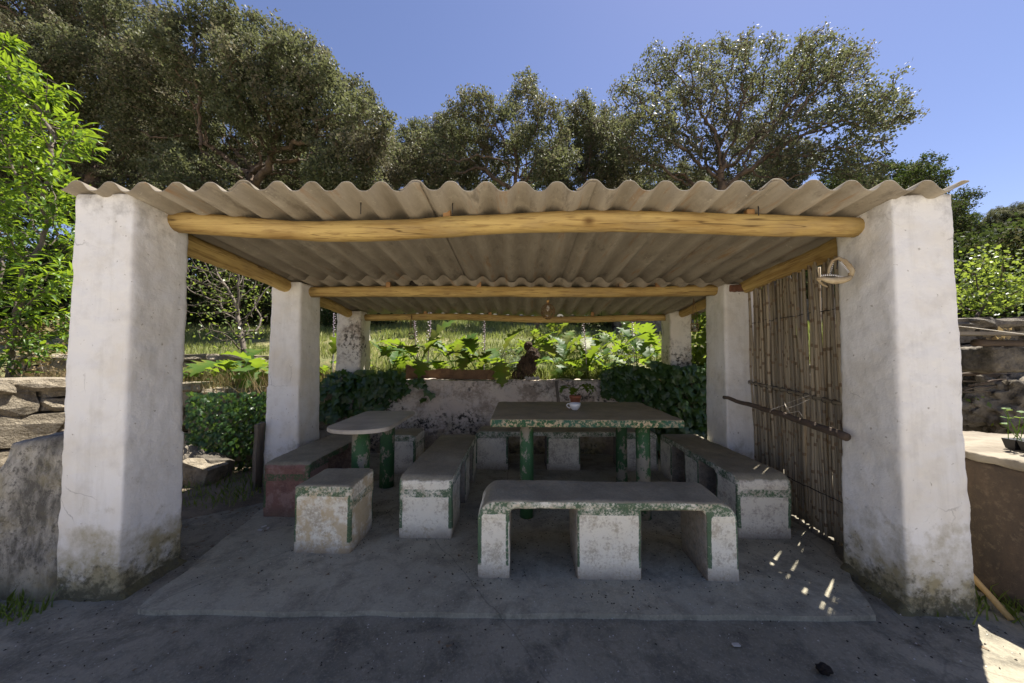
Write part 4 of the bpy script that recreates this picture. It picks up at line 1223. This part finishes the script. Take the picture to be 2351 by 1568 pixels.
for (px, Y, n, sc, sp, lab) in (
        (965, 4.75, 12, 1.15, 2, 'tall acanthus behind the wall right of the left rear pillar'),
        (1050, 4.80, 11, .95, 0, 'acanthus above the middle of the bark slab'),
        (1095, 4.70, 9, 1.0, 1, 'acanthus with one flower spike at the right end of the bark slab'),
        (1140, 4.80, 9, .85, 0, 'sprawling acanthus left of the cork stump'),
        (895, 4.85, 9, .85, 0, 'acanthus close to the left rear pillar above the ivy'),
        (1290, 4.75, 11, .80, 0, 'bright acanthus right of the cork stump'),
        (1345, 4.70, 10, .85, 1, 'acanthus with flower spike behind the potted plant'),
        (1400, 4.80, 10, .85, 0, 'acanthus behind the left edge of the big ivy'),
        (1455, 4.85, 10, .95, 1, 'acanthus with spike left of the right rear pillar'),
        (1500, 5.2, 9, .9, 0, 'shaded acanthus touching the right rear pillar'),
        (1600, 5.0, 9, 1.0, 2, 'flowering acanthus between the right rear and middle pillars'),
        (1220, 6.6, 11, .95, 0, 'acanthus under the small olive trunk on the slope'),
        (1270, 6.9, 12, .9, 0, 'second acanthus clump under the small olive'),
        (1340, 6.7, 11, .85, 0, 'shaded acanthus clump on the slope behind the bright row'),
        (1420, 6.9, 11, .9, 0, 'dark acanthus clump below the far stone wall'),
        (1490, 6.4, 10, .9, 0, 'acanthus clump left behind the right rear pillar'),
        (1300, 5.6, 10, .8, 0, 'low acanthus in the second row behind the cork stump'),
        (1385, 5.6, 10, .8, 0, 'low acanthus in the second row behind the ivy'),
        (760, 4.8, 8, 1.0, 1, 'acanthus with tall stem between the left middle and rear pillars'),
        (548, 4.35, 9, 1.05, 0, 'large glossy acanthus on the terrace left of the middle pillar'),
        (600, 4.25, 9, .9, 0, 'acanthus spilling toward the left middle pillar'),
        (505, 4.55, 8, .8, 0, 'acanthus at the terrace edge beneath the bare bush'),
        (455, 4.2, 7, .55, 0, 'small acanthus by the left front pillar above the terrace edge')):
    acanthus(lab, on_hill(px, Y), n, sc, sp)
g0 = on_z(452, 1045, .05)
acanthus('low bright acanthus at ground level behind the left front pillar', (g0.x, g0.y, .0), 9, .75)
for i in range(7):
    M = Matrix.Translation(ppos + Vector((0, 0, .07))) @ Euler((rg.gauss(0, .2), rg.gauss(-.05, .15), rg.uniform(-.9, .9) if i < 4 else rg.uniform(0, 6.28))).to_matrix().to_4x4() @ Matrix.Scale(rg.uniform(.30, .46), 4)
    obj('leaf', acan_me[(1, 3, 5, 3)[rg.randrange(4)]], None, pot, M)

# ------------------------------------------------------------------ ivy
def ivy(name, label, spots, n_obj, mat_stem=True):
    """spots: list of (centre, normal, scale); nearest n_obj become single leaves"""
    root = thing(name, label, 'ivy', spots[0][0])
    Ms = []
    for (c, nrm, s) in spots:
        nv = (Vector(nrm) + Vector((rg.gauss(0, .35), rg.gauss(0, .35), rg.gauss(.15, .3)))).normalized()
        dn = Vector((rg.gauss(0, .35), rg.gauss(0, .2), -1)); yv = (dn - nv*dn.dot(nv)).normalized(); xv = yv.cross(nv)
        Mr = Matrix((xv, yv, nv)).transposed().to_4x4()
        Ms.append(Matrix.Translation(Vector(c)) @ Mr @ Matrix.Scale(s, 4))
    Ms.sort(key=lambda M: M.translation.y)
    for i, M in enumerate(Ms[:n_obj]): obj('leaf', ivy_me[i % 5], None, root, M)
    if len(Ms) > n_obj:
        tag(obj('foliage', inst_mesh('foliage', ivy_me[0], Ms[n_obj:]), MAT['ivy_leaf'], root), kind='stuff')
    return root
spots = []
for i in range(1500):
    px = rg.uniform(1385, 1660); top = 850 - 10*math.sin((px-1385)/40) - (18 if px > 1500 else 0)
    bot = 905 + 150*sstep(1400, 1560, px)
    py = rg.uniform(top, bot) if rg.random() < .8 else rg.uniform(top, top+25)
    d = rg.random()
    Y = 4.30 - .16*d - .20*sstep(1450, 1600, px)*d
    c = at_y(px, py, Y)
    spots.append((c, (.25 if px > 1560 else 0, -1, .35), rg.uniform(.06, .115)))
ivy('ivy_clump', 'big dark ivy clump covering the right end of the stained wall', spots, 300)
spots = []
for i in range(330):
    px = rg.gauss(845, 50); py = rg.uniform(850, 905) if rg.random() < .7 else rg.uniform(880, 950)
    if py > 915 and abs(px - 850) > 55 and px > 770: continue
    c = at_y(px, py, 4.28 - .14*rg.random()); spots.append((c, (0, -1, .2), rg.uniform(.07, .13)))
for i in range(60):
    c = at_y(rg.uniform(738, 790), rg.uniform(870, 960), 4.18 - .1*rg.random()); spots.append((c, (0, -1, .2), rg.uniform(.08, .14)))
ivy('ivy_clump', 'dark ivy hanging over the left end of the stained wall', spots, 300)
spots = []
for i in range(1300):
    px = rg.uniform(428, 612); py = rg.uniform(900, 1075)
    if py > 1040 - (px-430)*.0 and rg.random() < .5: continue
    Y = 3.55 + .0*px + .5*(1 - (px-428)/184)*-.1 - .12*rg.random() + .35*sstep(500, 612, px)*.6
    c = at_y(px, py, Y); spots.append((c, (.1, -1, .3), rg.uniform(.03, .055)))
ivy('ivy_clump', 'small-leaved ivy on the terrace wall between the left pillars', spots, 200)

# ------------------------------------------------------------------ bare bush, small olive, shrubs, weeds, grass
def shrub(name, label, px, Y, blobs, seed, leafm, per, depth, step, kill, tip, stems, lsize, lper, thin, twig='twig', base=None, width=.3):
    rng = np.random.default_rng(seed)
    b = base or on_hill(px, Y)
    A = blob_pts(rng, blobs, Y, depth, per)
    nodes, par = colonize(seed, [b, (b[0], b[1], b[2]+step)], A, step, 1.2, kill, 140, .12, .03)
    r, k = radii(nodes, par, tip, 2.2, .06)
    root = thing(name, label, 'shrub', b)
    obj('stems', skeleton_mesh('stems', nodes, par, r, 5), MAT[twig], root)
    C = nodes[r < thin]
    obj('foliage', leaf_cloud('foliage', rng, C, step*.9, lper, lsize, width), MAT[leafm], root)
    return root
shrub('bare_bush', 'twiggy half-bare bush between the left front and middle pillars', 575, 5.0, [(480,600,60),(560,610,60),(470,690,55),(540,690,60),(600,650,45),(520,760,50),(580,740,40),(455,640,40)], 5, 'shrub_leaf', 150, .5, .10, .10, .0036, 1, .045, 2, .012)
shrub('olive_tree', 'slender small tree with grey-green leaves on the slope behind the cork stump', 1218, 6.9, [(1215,700,45),(1260,700,50),(1310,705,50),(1180,690,40),(1350,715,45),(1240,660,45),(1300,650,45)], 6, 'oak_leaf_dark', 40, .5, .15, .2, .006, 1, .06, 12, .03, 'bark')
shrub('grey_shrub', 'silvery grey shrub between the acanthus plants behind the ivy', 1420, 5.7, [(1400,800,35),(1440,790,40),(1420,825,35),(1470,800,30)], 7, 'grey_shrub_leaf', 50, .3, .08, .09, .003, 1, .045, 7, .012)
shrub('grey_shrub', 'pale upright herb left of the cork stump', 1165, 4.85, [(1165,815,22),(1150,840,20),(1180,835,18)], 8, 'grey_shrub_leaf', 50, .12, .06, .06, .002, 1, .05, 5, .01, width=.12)
shrub('vine_bush', 'sunlit vine bush above the stone wall right of the right front pillar', 2240, 6.6, [(2220,640,50),(2280,660,50),(2340,650,50),(2260,600,35),(2330,690,40),(2220,690,40),(2400,660,60)], 9, 'shrub_leaf', 90, .6, .14, .16, .005, 1, .06, 16, .03, 'bark', width=.4)
shrub('side_bush', 'leafy bush just outside the right side behind the middle pillar', 1640, 4.2, [(1640,830,60),(1690,750,65),(1645,725,50),(1700,860,60),(1660,900,45),(1720,700,45)], 14, 'shrub_leaf', 110, .3, .10, .10, .004, 1, .085, 14, .02, base=(2.55, 4.05, -.02), width=.36)
shrub('weed_bush', 'dry tangled weeds on the terrace under the peach tree', 60, 4.3, [(40,800,55),(120,790,50),(80,840,45),(20,760,45),(150,740,35)], 10, 'dry_weed', 60, .35, .07, .09, .0025, 1, .05, 6, .02)
shrub('weed_bush', 'yellowed climbing weed hanging on the right stone wall', 2280, 4.0, [(2275,790,18),(2265,815,16),(2290,770,14)], 12, 'dry_weed', 40, .08, .05, .06, .002, 1, .06, 6, .02, base=tuple(at_y(2275, 830, 3.95)))
shrub('wall_weed', 'small leafy weed on the right wall above the drum', 2240, 3.8, [(2235,935,20),(2225,920,14)], 13, 'shrub_leaf', 40, .06, .05, .06, .002, 1, .05, 5, .02, base=tuple(at_y(2230, 960, 3.85)))

rng = np.random.default_rng(5)
def blades(name, pts, hmin, hmax, w, mat, lean=.35):
    n = len(pts); P = np.array(pts)
    az = rng.uniform(0, 2*math.pi, n); h = rng.uniform(hmin, hmax, n)[:, None]*np.maximum(1, P[:, 1:2]/7.0)**.6
    s = np.stack([np.cos(az), np.sin(az), np.zeros(n)], 1)*w*np.maximum(1, P[:, 1:2]/5.0)
    tip = P + np.stack([rng.normal(0, lean, n), rng.normal(0, lean, n), np.ones(n)], 1)*h
    mid = P*.5 + tip*.5 + np.stack([rng.normal(0, .1, n), rng.normal(0, .1, n), np.full(n, .12)], 1)*h
    V = np.stack([P - s, P + s, mid + s*.6, tip, mid - s*.6], 1).reshape(-1, 3)
    F = np.arange(n*5).reshape(-1, 5)
    return tag(obj(name, np_mesh(name, V, F), MAT[mat]), kind='stuff')
pts = []
while len(pts) < 52000:
    y = 4.55 + 12*rng.random()**1.5; x = rng.uniform(-1.05, 1.0)*y
    if y < 5.4 and x < -2.4: continue
    if noise.noise(Vector((x*.8, y*.8, 5))) < -.25: continue
    pts.append((x, y, hill_z(x, y) - .01))
tag(blades('grass', pts, .05, .17, .005, 'grass_blade'), 'dry yellow-green grass on the slope behind the shelter', 'grass')
pts = []
while len(pts) < 5000:
    x = rng.uniform(-7, -2.6); y = rng.uniform(3.7, 5.3)
    pts.append((x, y, hill_z(x, max(y, 3.9)) - .02))
tag(blades('dry_grass', pts, .08, .32, .004, 'dry_weed'), 'dry straw and weeds on the terrace at the left', 'grass')
pts = []
for i in range(500):
    a = rng.normal(0, 1, 2); x = -2.75 + a[0]*.35; y = 1.62 + a[1]*.05
    if y < 1.70 and x < -2.3: pts.append((x, y, -.03))
for i in range(250):
    x = 2.5 + rng.normal(0, .2); y = 1.75 + rng.normal(0, .06); pts.append((x, y, -.02))
for i in range(500):
    x = rng.uniform(-3.3, -2.3); y = rng.uniform(2.7, 3.4); pts.append((x, y, -.0))
tag(blades('weed_tufts', pts, .03, .10, .004, 'shrub_leaf'), 'short weeds sprouting along the pillar feet', 'grass')

# ------------------------------------------------------------------ boulders, board, drum, right-hand clutter
for i, (px, py, z, s, m, lab) in enumerate((
        (465, 1085, .10, (.30, .26, .22), 'stone', 'pale angular boulder on the ground behind the left front pillar'),
        (520, 1062, .10, (.30, .26, .24), 'stone_dark', 'dark round boulder below the terrace ivy'),
        (495, 1022, .22, (.24, .2, .2), 'stone_dark', 'dark boulder half hidden by ivy leaves'),
        (548, 1030, .15, (.2, .18, .2), 'stone_dark', 'small brown boulder in front of the terrace ivy'))):
    c = on_z(px, py, z); c.y = min(c.y, 3.35); tag(rock('boulder', (c.x, c.y, z), s, (.2*i, .3, i*1.3), m, None, i), lab, 'boulder', 'boulders between the left pillars')
box_obj('leaning_board', (-2.40, 3.10, .29), (.03, .10, .62), (R(4), R(4), R(4)), MAT['weathered_board'], 'rough weathered board leaning on the left middle pillar', 'board')

dr = thing('lidded_drum', 'big rusty brown round drum with wooden lid right of the shelter', 'drum', (2.88, 1.88, 0))
lathe('body', [(.47, -.03), (.475, .03), (.462, .05), (.462, .62), (.472, .64), (.472, .66)], MAT['rusty_drum'], dr, Matrix.Translation((2.88, 1.88, 0)), 48)
cast('lid', lambda bm: add_hull(bm, [(2.88+.51*math.cos(a*.3927), 1.88+.51*math.sin(a*.3927), .662) for a in range(16)], [(2.88+.51*math.cos(a*.3927), 1.88+.51*math.sin(a*.3927), .71) for a in range(16)]), MAT['plank'], dr, .012, 3, (.012, .008, .004))
stx = on_z(2310, 1410, 0)
pole((stx.x + .01, stx.y - .01, -.02), (stx.x - .10, stx.y + .33, .40), .014, .012, 30.0, .01, 'leaning_stick', None, 'pale_stick', 8, 12, .05)
tag(bpy.data.objects['leaning_stick'], 'pale peeled stick leaning by the drum behind the right front pillar', 'stick')
tr = thing('seedling_tray', 'black tray of bright green seedlings on the drum lid', 'seedlings', (2.72, 1.88, .71))
bm = bmesh.new()
for i in range(4):
    for j in range(3):
        x, y = 2.67 + i*.06, 1.82 + j*.06
        add_hull(bm, [(x-.018, y-.018, .712), (x+.018, y-.018, .712), (x+.018, y+.018, .712), (x-.018, y+.018, .712)], [(x-.027, y-.027, .765), (x+.027, y-.027, .765), (x+.027, y+.027, .765), (x-.027, y+.027, .765)])
obj('tray', bm_mesh('tray', bm), MAT['black_plastic'], tr)
rg = random.Random(77); V, F = [], []
for i in range(46):
    x, y = 2.67 + rg.uniform(-.02, .2), 1.82 + rg.uniform(-.02, .14); h = rg.uniform(.06, .17); t = Vector((x + rg.gauss(0, .03), y + rg.gauss(0, .03), .765 + h))
    v, f = tube_np([(x, y, .76), t], .0016, 4, False); o = len(V); V += v; F += [tuple(q+o for q in ff) for ff in f]
    for k in range(3):
        a = rg.uniform(0, 6.28); d = Vector((math.cos(a), math.sin(a), .25)); s = Vector((-math.sin(a), math.cos(a), 0)); L = rg.uniform(.02, .035); o = len(V)
        V += [t, t + d*L*.6 + s*L*.45, t + d*L, t + d*L*.6 - s*L*.45]; F.append((o, o+1, o+2, o+3))
obj('seedlings', py_mesh('seedlings', V, F), MAT['peach_leaf'], tr)

pk = at_y(2190, 765, 3.3); pk2 = at_y(2420, 768, 3.3)
box_obj('shelf_plank', ((pk.x+pk2.x)/2, 3.42, pk.z), ((pk2.x-pk.x)+.3, .24, .03), (0, 0, 0), MAT['plank'], 'pale plank shelf in front of the right stone wall', 'plank')
lg = at_y(2300, 782, 3.3)
pole((lg.x - .05, 3.45, lg.z - .015), (lg.x + .8, 3.5, lg.z - .03), .035, .03, 33.0, .02, 'shelf_log', None, 'stick', 10, 12)
tag(bpy.data.objects['shelf_log'], 'dark round log under the pale plank on the right', 'log')
cast_post = cast('stone_block', lambda bm: add_box(bm, lg.x + .10, lg.x + .42, 3.42, 3.75, lg.z - .30, lg.z - .055), MAT['stone_dark'], None, .02, 3, (.03, .02, .01))
tag(cast_post, 'square stone block holding up the plank at the right edge', 'stone block')
tag(tube('wash_line', [at_y(2100, 738, 2.5), at_y(2230, 752, 2.7), at_y(2420, 776, 3.0)], .003, MAT['string'], None, 5), 'white line stretched past the right front pillar', 'line')
rg = random.Random(31); br2 = thing('brushwood', 'heap of dry grey sticks on the ledge of the right stone wall', 'sticks', at_y(2230, 870, 3.8))
for i in range(14):
    a = at_y(rg.uniform(2185, 2230), rg.uniform(850, 905), 3.85 - rg.random()*.15); b = a + Vector((rg.uniform(.3, .7), rg.uniform(-.05, .05), rg.uniform(-.02, .10)))
    tube('twig', wavy(a, b, 5, .02, i), [.012, .011, .010, .008, .006, .004], MAT['stick' if i % 2 else 'twig'], br2, 5)
bl = at_y(2300, 930, 3.85)
tag(lump('rock_outcrop', (bl.x + .15, 3.86, bl.z + .02), (.62, .26, .36), MAT['stone_dark'], None, 4.4, .5, 5, 4), 'big lichened rock set low in the right stone wall', 'rock')
cl = on_z(1892, 1533, 0)
tag(lump('dry_clod', (cl.x, cl.y, -.005), (.026, .02, .016), MAT['nest'], None, 9, .5, 3, 6), 'small dark dried clod on the ground in the right foreground', 'clod')
for i, (px, py) in enumerate(((1690, 1472), (606, 1210), (615, 1214), (597, 1218))):
    c = on_z(px, py, 0); rock_o = rock('litter', (c.x, c.y, .004 if i else -.015), (.03, .016, .006), (0, 0, i), 'pebble', None, i)
    tag(rock_o, ['pale paper scrap on the dark ground in the right foreground', 'pale chip of litter by the reddish bench end, topmost', 'pale chip of litter by the reddish bench end, rightmost', 'pale chip of litter by the reddish bench end, leftmost'][i], 'litter')

# ------------------------------------------------------------------ grit and dead leaves on the floor
rng = np.random.default_rng(12)
def scatter(name, n, area, size, flat, mat, label, cat, dens=None):
    P = []
    while len(P) < n:
        x, y = rng.uniform(area[0], area[1]), rng.uniform(area[2], area[3])
        if dens and rng.random() > dens(x, y): continue
        onslab = y > 1.68 and -1.8 < x < 1.95
        P.append((x, y, .003 if onslab else floor_z(x, y) + .003))
    P = np.array(P); s_ = (size*rng.uniform(.35, 1.5, n))[:, None]
    T = np.array([[1, 0, -.4], [-.5, .87, -.4], [-.5, -.87, -.4], [0, 0, .8]])
    az = rng.uniform(0, 6.28, n); ca, sa = np.cos(az), np.sin(az)
    V = np.zeros((n, 4, 3))
    for k in range(4):
        j = T[k] * rng.uniform(.6, 1.3, (n, 1))
        V[:, k, 0] = P[:, 0] + (j[:, 0]*ca - j[:, 1]*sa*.6)*s_[:, 0]; V[:, k, 1] = P[:, 1] + (j[:, 0]*sa + j[:, 1]*ca*.6)*s_[:, 0]; V[:, k, 2] = P[:, 2] + j[:, 2]*s_[:, 0]*flat
    F = np.array([[0, 1, 3], [1, 2, 3], [2, 0, 3]])[None] + (np.arange(n)*4)[:, None, None]
    return tag(obj(name, np_mesh(name, V.reshape(-1, 3), F.reshape(-1, 3)), MAT[mat]), label, cat, kind='stuff')
simple('dead_leaf', (.20, .135, .07), .8, (.09, .06, .035), 20, bump=0)
scatter('grit', 700, (-3.2, 2.6, .95, 2.2), .004, .7, 'pebble', 'fine pale grit strewn over the dark ground in front', 'grit', lambda x, y: .35 + .65*(noise.noise(Vector((x*1.5, y*1.5, 3))) > .1))
scatter('grit_dark', 1400, (-3.2, 2.6, .95, 3.6), .005, .6, 'nest', 'dark soil crumbs strewn over the floor and ground', 'grit', lambda x, y: .25 + .75*(noise.noise(Vector((x*1.2, y*1.2, 8))) > .15))
FEET = [(-.15, 2.05), (.48, 2.05), (1.1, 2.05), (-1.23, 2.28), (-.64, 2.45), (-1.78, 2.7), (1.62, 2.5), (-2.2, 1.9), (2.0, 1.9), (.05, 2.64), (.92, 2.64), (-1.24, 2.66), (0, 4.2), (-1.2, 4.2), (1.2, 4.2), (2.05, 2.5), (2.05, 3.0)]
scatter('foot_dirt', 2600, (-2.3, 2.2, 1.5, 4.3), .0055, .6, 'nest', 'dark dirt gathered around the bench and pillar feet', 'dirt', lambda x, y: max(.02, max(math.exp(-(((x-a)**2 + (y-b)**2)/.06)) for a, b in FEET)))
scatter('dead_leaves', 420, (-3.3, -1.75, 2.2, 3.6), .016, .25, 'dead_leaf', 'brown leaf litter on the soil beside the left middle pillar', 'leaf litter')
scatter('dead_leaves_floor', 150, (-1.9, 2.0, 1.3, 4.2), .012, .25, 'dead_leaf', 'scattered small dead leaves on the shelter floor', 'leaf litter')
